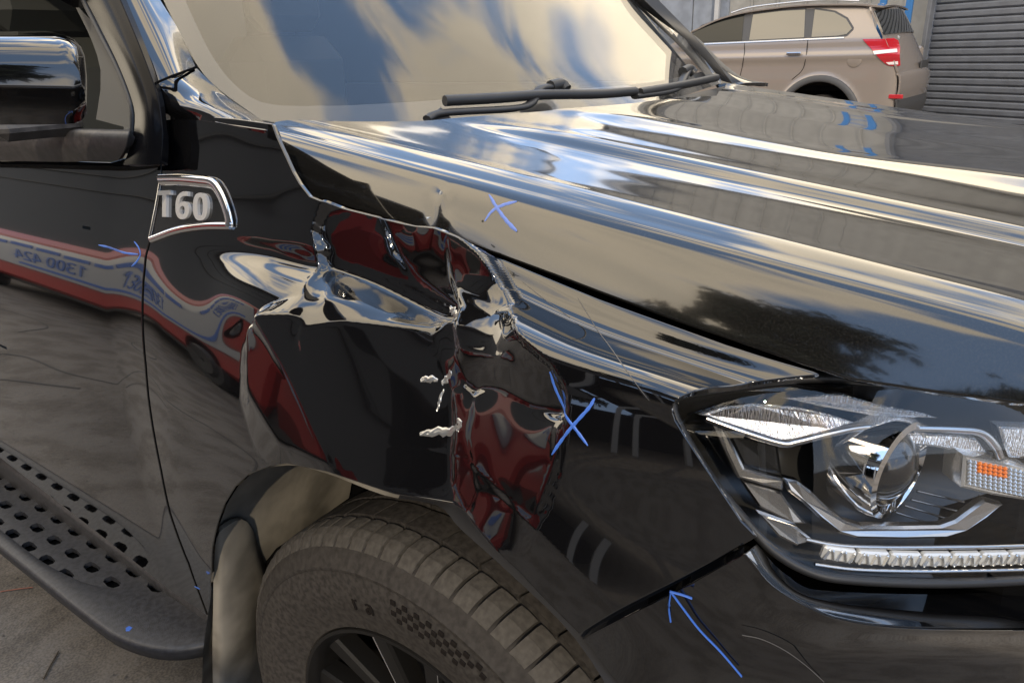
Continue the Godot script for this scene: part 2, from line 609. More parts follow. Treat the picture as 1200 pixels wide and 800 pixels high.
# ---------------------------------------------------------------- sky
func sky_image() -> Image:
	var wide := 1536
	var high := 768
	var data := PackedFloat32Array()
	data.resize(wide * high * 4)
	var n1 := FastNoiseLite.new()
	n1.noise_type = FastNoiseLite.TYPE_SIMPLEX_SMOOTH
	n1.frequency = 0.55
	n1.fractal_octaves = 5
	n1.seed = 11
	var n2 := FastNoiseLite.new()
	n2.noise_type = FastNoiseLite.TYPE_SIMPLEX_SMOOTH
	n2.frequency = 0.22
	n2.fractal_octaves = 3
	n2.seed = 5
	var turn := 0.55
	# large drifts of cloud (+) and clear air (-): azimuth, height, spread in degrees, amount
	var drifts := []
	for q in [[-36.0, 53.0, 12.0, -.4], [12.0, 57.0, 6.0, -.45], [7.0, 45.0, 5.0, -.45], [22.0, 67.0, 6.0, -.4], [3.0, 36.0, 3.0, -.3], [0.0, 30.0, 10.0, .35], [178.0, 36.0, 26.0, -.8], [95.0, 20.0, 38.0, -.9], [-145.0, 42.0, 22.0, .7], [-80.0, 48.0, 22.0, .35]]:
		var e: float = deg_to_rad(q[1])
		var z: float = deg_to_rad(q[0])
		drifts.append([Vector3(sin(z) * cos(e), sin(e), -cos(z) * cos(e)), deg_to_rad(q[2]), q[3]])
	for j in high:
		var up := PI * 0.5 - (j + 0.5) / high * PI
		var y := sin(up)
		var c := cos(up)
		for i in wide:
			var k := (j * wide + i) * 4
			data[k + 3] = 1.0
			if y <= 0.0:
				data[k] = 0.10
				data[k + 1] = 0.095
				data[k + 2] = 0.09
				continue
			var az := (i + 0.5) / wide * TAU
			var s := sin(az) * c * cos(turn) - cos(az) * c * sin(turn)
			var t := -sin(az) * c * sin(turn) - cos(az) * c * cos(turn)
			var wx := n2.get_noise_3d(s * 3.0 + 9.0, t * 3.0, y * 3.0)
			var q := n1.get_noise_3d(s * 2.2 + wx * 1.6, t * 7.5 + wx * 2.2, y * 5.0)
			var big := n2.get_noise_3d(s * 4.0 - 30.0, t * 8.0 + 17.0, y * 6.0)
			var bias := -0.06
			var dir := Vector3(sin(az) * c, y, -cos(az) * c)
			for e in drifts:
				var g: float = dir.angle_to(e[0]) / e[1]
				if g < 2.5: bias += e[2] * exp(-g * g)
			var cl := smoothstep(-0.30, 0.36, q * 1.6 + big * 1.0 + bias)
			var thick := smoothstep(0.0, 0.6, q * 0.6 + big)
			var haze := pow(1.0 - y, 8.0)
			var blue := Color(0.56, 0.84, 1.34).lerp(Color(1.15, 1.25, 1.4), haze)
			var cloud := Color(2.95, 2.48, 1.82).lerp(Color(2.25, 1.95, 1.50), thick)
			var r := blue.lerp(cloud, cl)
			data[k] = r.r
			data[k + 1] = r.g
			data[k + 2] = r.b
	return Image.create_from_data(wide, high, false, Image.FORMAT_RGBAF, data.to_byte_array())

# ---------------------------------------------------------------- materials of the scene
func make_materials() -> void:
	var dust := tex(FastNoiseLite.TYPE_SIMPLEX_SMOOTH, 0.02, 512, 5, 3, [0.25, 0.55, 0.8], [0.75, 0.9, 1.0])
	var specks := tex(FastNoiseLite.TYPE_SIMPLEX, 0.16, 1024, 3, 8, [0.0, 0.45, 0.66, 0.74, 1.0], [0.12, 0.15, 0.19, 0.62, 0.62])
	var rub := tex(FastNoiseLite.TYPE_SIMPLEX_SMOOTH, 0.03, 512, 5, 21, [0.2, 0.5, 0.8], [0.45, 0.75, 1.0])
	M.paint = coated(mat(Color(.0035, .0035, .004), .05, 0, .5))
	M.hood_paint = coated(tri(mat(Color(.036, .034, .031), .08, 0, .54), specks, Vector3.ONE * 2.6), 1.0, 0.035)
	M.void = mat(Color(.004, .004, .004), .9, 0, .1)
	M.trim = bump(tri(mat(Color(.045, .042, .042), .48), rub, Vector3.ONE * 3.0), tex(FastNoiseLite.TYPE_SIMPLEX, .2, 256, 2, 4, [0, 1], [0.0, 1.0]), .02)
	M.step_plastic = bump(tri(mat(Color(.036, .036, .040), .5), rub, Vector3.ONE * 4.0), tex(FastNoiseLite.TYPE_SIMPLEX, .3, 256, 2, 4, [0, 1], [0.0, 1.0]), .03)
	M.dark_plastic = mat(Color(.018, .018, .019), .45)
	M.gloss_black = coated(mat(Color(.008, .008, .008), .2))
	M.chrome = mat(Color(.82, .81, .80), .06, 1.0)
	M.satin = mat(Color(.55, .54, .53), .22, 1.0)
	M.rubber = tri(mat(Color(.05, .045, .041), .8, 0, .3), rub, Vector3.ONE * 5.0)
	M.tread = bump(tri(mat(Color(.085, .078, .070), .85, 0, .25), tex(FastNoiseLite.TYPE_SIMPLEX_SMOOTH, .06, 512, 5, 33, [.2, .45, .62, .8], [.62, .76, .9, 1.0]), Vector3.ONE * 3.0), tex(FastNoiseLite.TYPE_SIMPLEX, .12, 256, 3, 9, [0, 1], [0.0, 1.0]), .02)
	M.groove = mat(Color(.012, .010, .009), .9, 0, .2)
	M.liner = bump(tri(mat(Color(.27, .248, .21), .9, 0, .2), tex(FastNoiseLite.TYPE_SIMPLEX_SMOOTH, .006, 512, 4, 41, [.2, .45, .6, .8], [.35, .6, .85, 1.0]), Vector3.ONE * 1.6), tex(FastNoiseLite.TYPE_SIMPLEX, .1, 256, 3, 9, [0, 1], [0.0, 1.0]), .05)
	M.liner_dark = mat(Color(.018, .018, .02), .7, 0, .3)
	M.rim_paint = mat(Color(.008, .0075, .007), .32, 0, .35)
	M.crayon = mat(Color(.045, .14, .52), .5)
	M.crayon_pale = mat(Color(.12, .19, .5), .55)
	M.scratch = mat(Color(.46, .46, .45), .28, .85)
	M.primer = mat(Color(.24, .24, .23), .35, .4)
	M.frame_black = mat(Color(.006, .006, .007), .16, 0, .2)
	M.letter = mat(Color(.62, .62, .62), .3, .55)
	M.scratch_mark = mat(Color(.09, .085, .08), .6)
	M.etched = mat(Color(.5, .5, .48), .8)
	M.screen = glass(.03)
	M.side_glass = glass(.55, Color(.01, .012, .012))
	M.far_glass = mat(Color(.02, .022, .022), .1)
	M.lens = glass(.02)
	M.frit = mat(Color(.01, .01, .01), .4)
	M.dash = mat(Color(.42, .385, .31), .8)
	M.cabin = mat(Color(.09, .088, .08), .8)
	M.seat = mat(Color(.035, .037, .034), .7)
	M.headliner = mat(Color(.10, .10, .095), .9)
	M.bezel = mat(Color(.02, .02, .02), .22)
	M.projector = glass(.1)
	M.amber = coated(mat(Color(.85, .22, .02), .25))
	M.brushed = bump(tri(mat(Color(.82, .81, .80), .1, 1.0), null, Vector3(60, 6, 60)), tex(FastNoiseLite.TYPE_SIMPLEX, .03, 256, 3, 14, [0, 1], [0.0, 1.0]), .12)
	M.prism = mat(Color(.75, .75, .74), .12, .75)
	M.drl = mat(Color(.72, .72, .70), .2, .3)
	M.suv_paint = coated(mat(Color(.27, .23, .20), .38, .3), 1.0, .04)
	M.suv_glass = coated(mat(Color(.02, .022, .022), .05, 0, .72))
	M.suv_glass_dark = mat(Color(.012, .014, .014), .06, 0, .42)
	M.tail = coated(mat(Color(.42, .012, .02), .2))
	M.tail_clear = coated(mat(Color(.75, .68, .66), .15))
	M.suv_plastic = mat(Color(.05, .05, .052), .55)
	M.shutter = bump(tri(mat(Color(.135, .145, .168), .5, .1), dust, Vector3.ONE * .4), rub, .02)
	M.cladding = tri(mat(Color(.30, .295, .28), .75), dust, Vector3.ONE * .3)
	M.panel_grey = tri(mat(Color(.22, .245, .29), .7), dust, Vector3.ONE * .3)
	M.blue_steel = mat(Color(.03, .14, .36), .5)
	M.concrete = bump(tri(mat(Color(.19, .168, .143), .85, 0, .3), ground_tex(), Vector3.ONE * .42), tex(FastNoiseLite.TYPE_SIMPLEX, .12, 512, 4, 19, [0, 1], [0.0, 1.0]), .25)
	M.red = coated(mat(Color(.36, .008, .006), .4), .3, .2)
	M.white = coated(mat(Color(.42, .42, .42), .3))
	M.sign_blue = mat(Color(.03, .12, .42), .5)
	M.sign_red = mat(Color(.5, .02, .015), .5)
	M.brick = mat(Color(.085, .088, .09), .8)
	M.post = mat(Color(.34, .34, .34), .7)
	M.dark_bay = mat(Color(.012, .012, .012), .9, 0, .1)
	M.bark = tri(mat(Color(.16, .12, .09), .9), rub, Vector3.ONE * .8)
	M.leaf = mat(Color(.03, .04, .018), .7)
	M.leaf.backlight_enabled = true
	M.leaf.backlight = Color(.10, .12, .04)
	M.wire = mat(Color(.02, .02, .02), .6)
	M.grit = mat(Color(.14, .12, .095), .9)
	M.twig = mat(Color(.10, .075, .05), .9)

func ground_tex() -> ImageTexture:
	# weathered yard concrete: mottled, stained, with hairline cracks
	var s := 1024
	var fine := FastNoiseLite.new()
	fine.frequency = .06
	fine.fractal_octaves = 4
	fine.seed = 2
	var coarse := FastNoiseLite.new()
	coarse.frequency = .008
	coarse.fractal_octaves = 4
	coarse.seed = 6
	var crack := FastNoiseLite.new()
	crack.noise_type = FastNoiseLite.TYPE_CELLULAR
	crack.cellular_return_type = FastNoiseLite.RETURN_DISTANCE2_SUB
	crack.frequency = .0045
	crack.domain_warp_enabled = true
	crack.domain_warp_amplitude = 40.0
	crack.domain_warp_frequency = .012
	crack.seed = 9
	var grit := FastNoiseLite.new()
	grit.frequency = .32
	grit.fractal_octaves = 2
	grit.seed = 17
	var gr := grit.get_seamless_image(s, s)
	var a := fine.get_seamless_image(s, s)
	var b := coarse.get_seamless_image(s, s)
	var c := crack.get_seamless_image(s, s, false, false, .1, false)
	var im := Image.create(s, s, true, Image.FORMAT_RGB8)
	for y in s:
		for x in s:
			var f := a.get_pixel(x, y).r
			var g := b.get_pixel(x, y).r
			var k := c.get_pixel(x, y).r
			var v := .55 + .25 * f + .35 * smoothstep(.2, .8, g)
			v *= lerpf(.72, 1.22, smoothstep(.25, .75, gr.get_pixel(x, y).r))
			v *= lerpf(.45, 1.0, smoothstep(.0, .018, k))
			var col := Color(v, v * (.97 + .03 * g), v * (.93 + .07 * g))
			im.set_pixel(x, y, col.linear_to_srgb().clamp())
	im.generate_mipmaps()
	return ImageTexture.create_from_image(im)

# ---------------------------------------------------------------- the yard
func build_yard() -> void:
	var g := PlaneMesh.new()
	g.size = Vector2(600, 600)
	tag(part("ground", g, M.concrete, self), "worn brown grey concrete of the yard", "", "", "structure")
	# the workshop across the yard, its long wall seen beyond the bonnet
	var ang := atan2(.49, .87)
	var w := thing("warehouse_building", "grey metal-clad warehouse with a roller door beyond the silver wagon", "building", Vector3(-1.43, 0, -11.69))
	w.rotation.y = -ang
	# its own x runs along the wall to the right, z towards the yard
	part("wall", box(Vector3(-4.5, 3.1, -.35), Vector3(8.9, 6.2, .3), .01), M.cladding, w)
	part("wall", box(Vector3(7.6, 3.1, -.35), Vector3(5.2, 6.2, .3), .01), M.cladding, w)
	part("wall", box(Vector3(2.475, 4.85, -.35), Vector3(5.04, 2.7, .3), .01), M.cladding, w, "wall over the roller door")
	part("roof", box(Vector3(.6, 6.26, -2.2), Vector3(19.4, .12, 4.4), .02), M.shutter, w)
	for x in [-8.85, 10.05]: part("side_wall", box(Vector3(x, 3.1, -2.4), Vector3(.2, 6.2, 3.8), .01), M.cladding, w)
	part("gutter", box(Vector3(.6, 6.15, -.1), Vector3(19.3, .16, .16), .02), M.post, w)
	for k in 13: part("cladding_rib", box(Vector3(-8.7 + k * .68, 3.0, -.19), Vector3(.04, 5.9, .03), .008), M.cladding, w)
	var door := thing("roller_door", "closed dark grey steel roller door right of the silver wagon", "roller door", Vector3(-1.43, 0, -11.69))
	door.rotation.y = -ang
	var sl := MB.new()
	for q in [[-.050, 0.0, -.048, .012], [-.048, .012, -.030, .026], [-.030, .026, .022, .026], [.022, .026, .040, .010], [.040, .010, .046, -.004], [.046, -.004, .050, 0.0]]:
		var nn := Vector3(0, -(q[3] - q[1]), q[2] - q[0]).normalized()
		sl.quad(Vector3(0, q[0], q[1]), Vector3(4.98, q[0], q[1]), Vector3(4.98, q[2], q[3]), Vector3(0, q[2], q[3]), nn)
	var sm := sl.mesh()
	for k in 35:
		var s := part("slat", sm, M.shutter, door)
		s.position = Vector3(.02, .05 + k * .1, -.16)
	part("guide_rail", box(Vector3(-.02, 1.75, -.1), Vector3(.07, 3.5, .12), .01), M.shutter, door)
	part("guide_rail", box(Vector3(5.04, 1.75, -.1), Vector3(.07, 3.5, .12), .01), M.shutter, door)
	# pale panels left of the wagon
	var pp := PackedVector3Array([Vector3(-5.315, 1.807, -10.9), Vector3(-4.51, 1.768, -10.9)])
	var ps := thing("panel_wall", "pale blue grey sheet wall behind the silver wagon's windscreen", "wall")
	for k in 3:
		part("panel", box(Vector3(pp[0].x - .45 + k * .62, 1.4, -11.2), Vector3(.6, 2.8, .06), .01), M.panel_grey, ps)
	part("post", box(Vector3(pp[1].x + .12, 1.4, -11.1), Vector3(.07, 2.8, .07), .005), M.white, ps)
	var rk := thing("pallet_rack", "blue steel rack between the silver wagon and the roller door", "rack", Vector3(-1.9, 0, -11.0))
	for x in [0.0, .34]:
		part("upright", box(Vector3(x, 1.5, 0), Vector3(.09, 3.0, .07), .006), M.blue_steel, rk)
	for k in 9:
		part("brace", box(Vector3(.17, .25 + k * .3, 0), Vector3(.30, .035, .03), .004), M.blue_steel, rk)
	# small litter on the concrete
	var tw := thing("twig", "thin brown twig on the concrete below the side step", "twig")
	part("stem", tube(PackedVector3Array([Vector3(-1.136, 0.004, 1.016), Vector3(-1.165, 0.004, 0.9884), Vector3(-1.198, 0.004, 0.9541)]), .0022, 6), M.twig, tw)
	tag(part("straw", tube(PackedVector3Array([Vector3(-1.571, 0.003, 0.9402), Vector3(-1.542, 0.003, 0.9083), Vector3(-1.513, 0.003, 0.8806)]), .0016, 5), mat(Color(.35, .13, .08), .8), self), "reddish straw lying on the concrete by the side step", "litter")

func build_litter() -> void:
	# grit and bits of leaf lying on the concrete
	var b := MB.new()
	for e in 6:
		var a := TAU * e / 6
		var a2 := TAU * (e + 1) / 6
		b.flat(Vector3(0, .5, 0), Vector3(cos(a) * (.8 + .2 * (e % 2)), -.2, sin(a)), Vector3(cos(a2) * (.8 + .2 * ((e + 1) % 2)), -.2, sin(a2)), Vector3(cos(a), 1, sin(a)))
	var mm := MultiMesh.new()
	mm.transform_format = MultiMesh.TRANSFORM_3D
	mm.mesh = b.mesh()
	mm.instance_count = 900
	rng.seed = 31
	for i in 900:
		var at := Vector3(rng.randf_range(-4.5, 1.0), .003, rng.randf_range(.85, 3.2))
		var s := .0016 + .005 * pow(rng.randf(), 4.0)
		mm.set_instance_transform(i, Transform3D(Basis(Vector3.UP, rng.randf() * TAU).scaled(Vector3(s, s * rng.randf_range(.4, .9), s * rng.randf_range(.6, 1.6))), at))
	var mi := MultiMeshInstance3D.new()
	mi.multimesh = mm
	mi.material_override = M.grit
	put(mi, "grit", self)
	tag(mi, "fine grit and crumbs scattered over the yard concrete", "grit", "", "stuff")

func build_seams() -> void:
	# dark tar run into the cracks of the yard
	rng.seed = 12
	for k in 3:
		var p := PackedVector3Array()
		var at := Vector3(-1.6 - k * 1.3, .002, 1.45 + .3 * (k % 3))
		var way := rng.randf_range(-.5, .9)
		for e in 7:
			p.append(at)
			at += Vector3(-cos(way) * .45, 0, sin(way) * .45)
			way += rng.randf_range(-.7, .7)
		var o := part("tar_seam", tube(spline(p, 6), .008, 6, .2), M.wire, self)
		tag(o, "", "", "", "structure")

func build_behind() -> void:
	# what the paint mirrors: a red delivery truck, workshops, gum trees and wires behind the camera
	var t := thing("delivery_truck", "red delivery truck with white signboards, mirrored in the pickup's flank", "truck", Vector3(0, 0, 3.3))
	part("body", box(Vector3(-6.1, .76, 1.0), Vector3(4.9, .92, 2.0), .06), M.red, t)
	part("cab", box(Vector3(-2.9, .78, 1.0), Vector3(1.35, .96, 1.95), .12), M.red, t)
	part("window", box(Vector3(-2.9, 1.10, .015), Vector3(.9, .20, .03), .01), M.suv_glass, t)
	part("chassis", box(Vector3(-5.2, .28, 1.0), Vector3(6.2, .14, 1.7), .02), M.dark_plastic, t)
	for x in [-7.9, -5.0]:
		part("wheel", lathe(PackedVector2Array([Vector2(.02, -.02), Vector2(.16, -.03), Vector2(.19, 0), Vector2(.27, 0), Vector2(.30, .04), Vector2(.30, .22), Vector2(.02, .22)]), Vector3(x, .30, 0.0), 28), M.dark_plastic, t)
	var board := part("signboard", box(Vector3(-6.2, .86, -.02), Vector3(4.3, .54, .03), .004), M.white, t)
	var num := TextMesh.new()
	num.text = "1300 424"
	num.font_size = 64
	num.pixel_size = .0048
	num.depth = .004
	var nm := part("phone_number", num, M.sign_blue, board)
	nm.position = Vector3(-6.15, .85, -.042)
	nm.rotation.y = PI
	for k in 5: part("blue_stripe", box(Vector3(-7.2 + k * .5, 1.04 + .015 * sin(k * 1.3), -.04), Vector3(.42, .06, .006), .002), M.sign_blue, board)
	part("small_print", box(Vector3(-5.7, .66, -.04), Vector3(2.0, .04, .006), .002), M.sign_blue, board)
	var b2 := part("signboard", box(Vector3(-2.95, .74, -.02), Vector3(.8, .38, .03), .004), M.white, t)
	for k in 3: part("blue_stripe", box(Vector3(-2.95, .64 + k * .10, -.04), Vector3(.66, .05, .006), .002), M.sign_blue, b2)
	var wk := thing("workshop_building", "dark open-fronted workshop mirrored in the front of the pickup's flank", "building", Vector3(0, 0, 7.0))
	part("wall", box(Vector3(-20.5, 2.6, 1.5), Vector3(36.0, 5.2, .3), .01), M.brick, wk)
	part("fascia", box(Vector3(3.0, 3.6, 0.2), Vector3(11.0, 1.2, .3), .01), M.brick, wk)
	part("back_wall", box(Vector3(3.0, 1.5, 4.0), Vector3(11.0, 3.0, .2), .01), M.dark_bay, wk)
	part("side_wall", box(Vector3(-2.4, 2.1, 2.1), Vector3(.2, 4.2, 4.0), .01), M.dark_bay, wk)
	part("side_wall", box(Vector3(8.4, 2.1, 2.1), Vector3(.2, 4.2, 4.0), .01), M.dark_bay, wk)
	part("roof", box(Vector3(3.0, 4.25, 2.0), Vector3(11.4, .12, 4.6), .02), M.shutter, wk)
	part("eave", box(Vector3(-20.5, 5.27, 1.1), Vector3(36.2, .14, 1.0), .02), M.white, wk)
	for k in 2: part("roof_rail", box(Vector3(-20.5, 3.0 + k * .9, 1.32), Vector3(36.0, .05, .06), .01), M.post if k == 2 else M.dark_plastic, wk)
	for x in [-1.6, .35, 1.1, 3.4, 6.0]: part("post", box(Vector3(x, 1.5, .2), Vector3(.22, 3.0, .2), .01), M.post, wk)
	rng.seed = 77
	for q in [[Vector3(-2.2, 0, 16.4), 15.0], [Vector3(2.7, 0, 16.2), 15.0], [Vector3(-4.8, 0, 18.5), 14.0], [Vector3(6.6, 0, 15.4), 14.0], [Vector3(15.5, 0, -4.5), 9.0]]:
		gum_tree(q[0], q[1])
	for k in 3:
		tag(part("power_line", tube(spline(PackedVector3Array([Vector3(-30, 8.2 + k * .5, 13 + k * .4), Vector3(0, 7.3 + k * .5, 13 + k * .4), Vector3(30, 8.2 + k * .5, 13 + k * .4)]), 10), .012, 5), M.wire, self), ["lowest", "middle", "topmost"][k] + " of the three power lines mirrored in the bonnet", "power line", "power lines over the street")

var leaf_mesh: ArrayMesh
func gum_tree(at: Vector3, high: float) -> void:
	var t := thing("gum_tree", "", "tree", at, "gum trees mirrored in the bonnet")
	var words := ["broad gum tree mirrored over the middle of the bonnet's edge", "tall gum tree mirrored right of the wires on the bonnet", "lower gum tree mirrored at the bonnet's front corner", "gum tree mirrored past the indicator of the headlamp", "gum tree mirrored in the door mirror's cap"]
	t.set_meta("label", words[counts["%d/gum_tree" % get_instance_id()] - 1])
	var b := MB.new()
	var tips := []
	tube_in(b, spline(PackedVector3Array([Vector3.ZERO, Vector3(.2, high * .25, .1), Vector3(-.1, high * .5, 0)]), 6), .28, .17, 8)
	for k in 9:
		var a := TAU * k / 9 + rng.randf() * .5
		var up := high * rng.randf_range(.30, .55)
		var reach := high * rng.randf_range(.06, .15)
		var tip := Vector3(cos(a) * reach, up + high * rng.randf_range(.15, .42), sin(a) * reach)
		tube_in(b, spline(PackedVector3Array([Vector3(0, up, 0), Vector3(cos(a) * reach * .5, up + high * .12, sin(a) * reach * .5), tip]), 5), .11, .03, 6)
		tips.append(tip)
		for e in 3: tips.append(tip.lerp(Vector3(0, up, 0), rng.randf() * .5) + Vector3(rng.randf_range(-1, 1), rng.randf_range(-.4, .9), rng.randf_range(-1, 1)) * high * .06)
	part("trunk", b.mesh(), M.bark, t)
	if leaf_mesh == null:
		var lm := MB.new()
		for k in 7:
			var d := Vector3(rng.randf_range(-.5, .5), rng.randf_range(-.9, .2), rng.randf_range(-.5, .5))
			var ax := Vector3(rng.randf_range(-.6, .6), -1, rng.randf_range(-.6, .6)).normalized() * .42
			var sd := ax.cross(Vector3(rng.randf() - .5, 0, rng.randf() - .5)).normalized() * .075
			lm.quad(d * .3, d * .3 + ax * .5 + sd, d * .3 + ax, d * .3 + ax * .5 - sd, ax.cross(sd))
		leaf_mesh = lm.mesh()
	var mm := MultiMesh.new()
	mm.transform_format = MultiMesh.TRANSFORM_3D
	mm.mesh = leaf_mesh
	mm.instance_count = 2600
	for i in 2600:
		var c: Vector3 = tips[rng.randi() % tips.size()]
		var o := Vector3(rng.randfn(), rng.randfn() * .8, rng.randfn()) * high * .030
		mm.set_instance_transform(i, Transform3D(Basis.from_euler(Vector3(rng.randf_range(-.5, .5), rng.randf() * TAU, rng.randf_range(-.5, .5))) * rng.randf_range(.8, 1.6), c + o))
	var mi := MultiMeshInstance3D.new()
	mi.multimesh = mm
	mi.material_override = M.leaf
	put(mi, "crown", t)
	mi.set_meta("kind", "stuff")

# ---------------------------------------------------------------- the silver wagon
func build_suv() -> void:
	var t := thing("parked_suv", "silver brown station wagon parked before the roller door", "car")
	var f := Field.new()
	f.u = Vector3.RIGHT
	f.v = Vector3.UP
	f.w = Vector3.BACK
	f.A = lines([-5.9, .05, -1.0])
	f.B = lines([.2, .03, 1.85])
	for a in f.A:
		for b in f.B:
			var z := -8.9 - .03 * pow((b - .85) / .6, 2.0) - .30 * maxf(0.0, b - 1.36) - .10 * pow(maxf(0.0, -a - 5.0), 2.0) - .9 * pow(maxf(0.0, a + 1.42), 2.0)
			z += .025 * exp(-pow((b - 1.17) / .05, 2.0)) * smoothstep(-5.4, -4.0, a)
			z += .03 * smoothstep(.58, .47, Vector2(a + 2.1, b - .42).length()) + .03 * smoothstep(.58, .47, Vector2(a + 4.75, b - .42).length())
			f.H.append(z)
	f.finish()
	var low := PackedVector2Array()
	for k in 15:
		var a := PI * k / 14
		low.append(Vector2(-2.1 + cos(a) * .46, .40 + sin(a) * .48))
	var arch2 := PackedVector2Array()
	for k in 15:
		var a := PI * k / 14
		arch2.append(Vector2(-4.75 + cos(a) * .46, .40 + sin(a) * .48))
	var side := PackedVector2Array([Vector2(-1.22, .40)]) + low + arch2 + PackedVector2Array([Vector2(-5.62, .40), Vector2(-5.72, .7), Vector2(-5.6, 1.0), Vector2(-5.0, 1.13), Vector2(-4.45, 1.2), Vector2(-3.87, 1.55), Vector2(-3.57, 1.665), Vector2(-3.23, 1.735), Vector2(-2.84, 1.77), Vector2(-2.42, 1.785), Vector2(-1.82, 1.755), Vector2(-1.66, 1.72), Vector2(-1.56, 1.5), Vector2(-1.44, 1.33), Vector2(-1.24, 1.05), Vector2(-1.2, .75)])
	var body := part("body", trimmed(f, side, .05), M.suv_paint, t)
	# roof, rear and front skins across the car
	var across := func(q: Array, bow: float) -> PackedVector3Array:
		var o := PackedVector3Array()
		for k in 7:
			var s := k / 6.0
			o.append(Vector3(q[0] + bow * sin(PI * s), q[1] + .03 * sin(PI * s), lerpf(q[2], -19.65 - q[2], s)))
		return o
	var top := []
	for q in [[-3.9, 1.53, -8.97], [-3.57, 1.665, -9.0], [-3.23, 1.74, -9.02], [-2.84, 1.775, -9.035], [-2.42, 1.79, -9.04], [-1.82, 1.762, -9.03], [-1.62, 1.735, -9.03], [-1.5, 1.72, -9.05]]: top.append(across.call(q, 0.0))
	part("roof", loft(top, 15, 3, Vector3.UP, .02), M.suv_paint, t)
	var rear := []
	for q in [[-1.64, 1.715, -9.0], [-1.53, 1.56, -8.958], [-1.42, 1.38, -8.912], [-1.27, 1.10, -8.905], [-1.20, .95, -8.915]]: rear.append(across.call(q, .12))
	part("tailgate", loft(rear, 15, 4, Vector3.RIGHT, .02), M.suv_paint, t)
	var rg := []
	for q in [[-1.585, 1.672, -8.985], [-1.505, 1.54, -8.945], [-1.425, 1.40, -8.905]]: rg.append(across.call(q, .135))
	part("rear_window", loft(rg, 15, 4, Vector3.RIGHT, .01), M.suv_glass, t)
	var bp := []
	for q in [[-1.22, .97, -8.91], [-1.18, .92, -8.905], [-1.165, .78, -8.90], [-1.18, .66, -8.91]]: bp.append(across.call(q, .15))
	part("rear_bumper", loft(bp, 15, 4, Vector3.RIGHT, .02), M.suv_paint, t)
	var bl := []
	for q in [[-1.185, .68, -8.905], [-1.17, .55, -8.91], [-1.22, .36, -8.93]]: bl.append(across.call(q, .15))
	part("bumper_skirt", loft(bl, 15, 4, Vector3.RIGHT, .02), M.suv_plastic, t)
	part("plate_recess", box(Vector3(-1.085, 1.02, -9.83), Vector3(.02, .14, .5), .005), M.suv_plastic, t)
	part("wiper_cap", box(Vector3(-1.345, 1.36, -9.3), Vector3(.05, .05, .07), .012), M.white, t)
	var hood := []
	for q in [[-5.7, .75, -9.05], [-5.55, 1.02, -9.0], [-5.0, 1.15, -8.98], [-4.42, 1.22, -8.97]]: hood.append(across.call(q, 0.0))
	part("bonnet", loft(hood, 12, 4, Vector3(-.5, 1, 0), .02), M.suv_paint, t)
	var ws := []
	for q in [[-4.45, 1.22, -9.0], [-4.15, 1.38, -9.02], [-3.88, 1.55, -9.05]]: ws.append(across.call(q, 0.0))
	part("windscreen", loft(ws, 12, 4, Vector3(-1, 1, 0), .01), M.suv_glass, t)
	part("far_side", box(Vector3(-3.4, .85, -10.7), Vector3(4.3, .8, .1), .03), M.suv_paint, t)
	part("underbody", box(Vector3(-3.4, .5, -9.85), Vector3(4.2, .5, 1.3), .02), M.void, t)
	# side windows, each in a black rubber frame
	var panes := [
		PackedVector2Array([Vector2(-3.98, 1.385), Vector2(-3.76, 1.585), Vector2(-3.5, 1.665), Vector2(-3.2, 1.70), Vector2(-3.16, 1.39)]),
		PackedVector2Array([Vector2(-3.06, 1.39), Vector2(-3.08, 1.70), Vector2(-2.75, 1.725), Vector2(-2.42, 1.725), Vector2(-2.36, 1.40)]),
		PackedVector2Array([Vector2(-2.27, 1.40), Vector2(-2.30, 1.72), Vector2(-2.06, 1.675), Vector2(-1.90, 1.59), Vector2(-1.81, 1.48), Vector2(-1.86, 1.42), Vector2(-1.95, 1.405)]),
	]
	for q in panes:
		var big: PackedVector2Array = Geometry2D.offset_polygon(q, .022, Geometry2D.JOIN_ROUND)[0]
		var fr := part("window", trimmed(f, big, .01, .004), M.suv_plastic, t)
		part("pane", trimmed(f, q, .004, .008), M.suv_glass_dark if q == panes[0] else M.suv_glass, fr)
	for q in [[Vector2(-3.15, 1.385), Vector2(-3.19, 1.705), Vector2(-3.09, 1.705), Vector2(-3.07, 1.385)], [Vector2(-2.355, 1.395), Vector2(-2.41, 1.73), Vector2(-2.31, 1.73), Vector2(-2.275, 1.395)]]:
		part("door_post", trimmed(f, PackedVector2Array(q), .008, .0055), M.suv_plastic, t)
	part("chrome_strip", trimmed(f, PackedVector2Array([Vector2(-4.0, 1.352), Vector2(-1.88, 1.372), Vector2(-1.88, 1.388), Vector2(-4.0, 1.368)]), .008, .010), M.satin, t)
	var lamp := part("tail_lamp", trimmed(f, smooth_poly(PackedVector2Array([Vector2(-1.66, 1.355), Vector2(-1.45, 1.35), Vector2(-1.27, 1.33), Vector2(-1.21, 1.05), Vector2(-1.34, 1.06), Vector2(-1.47, 1.17)]), [0, 3], 3), .02, .012), M.tail, t)
	part("clear_lens", trimmed(f, PackedVector2Array([Vector2(-1.52, 1.215), Vector2(-1.27, 1.235), Vector2(-1.26, 1.20), Vector2(-1.50, 1.18)]), .004, .017), M.tail_clear, lamp)
	part("clear_lens", trimmed(f, PackedVector2Array([Vector2(-1.36, 1.09), Vector2(-1.24, 1.10), Vector2(-1.235, 1.065), Vector2(-1.33, 1.065)]), .004, .017), M.tail_clear, lamp)
	part("reflector", box(Vector3(-1.20, .70, -8.905), Vector3(.17, .05, .02), .006, Basis(Vector3.UP, -.25)), M.tail, t)
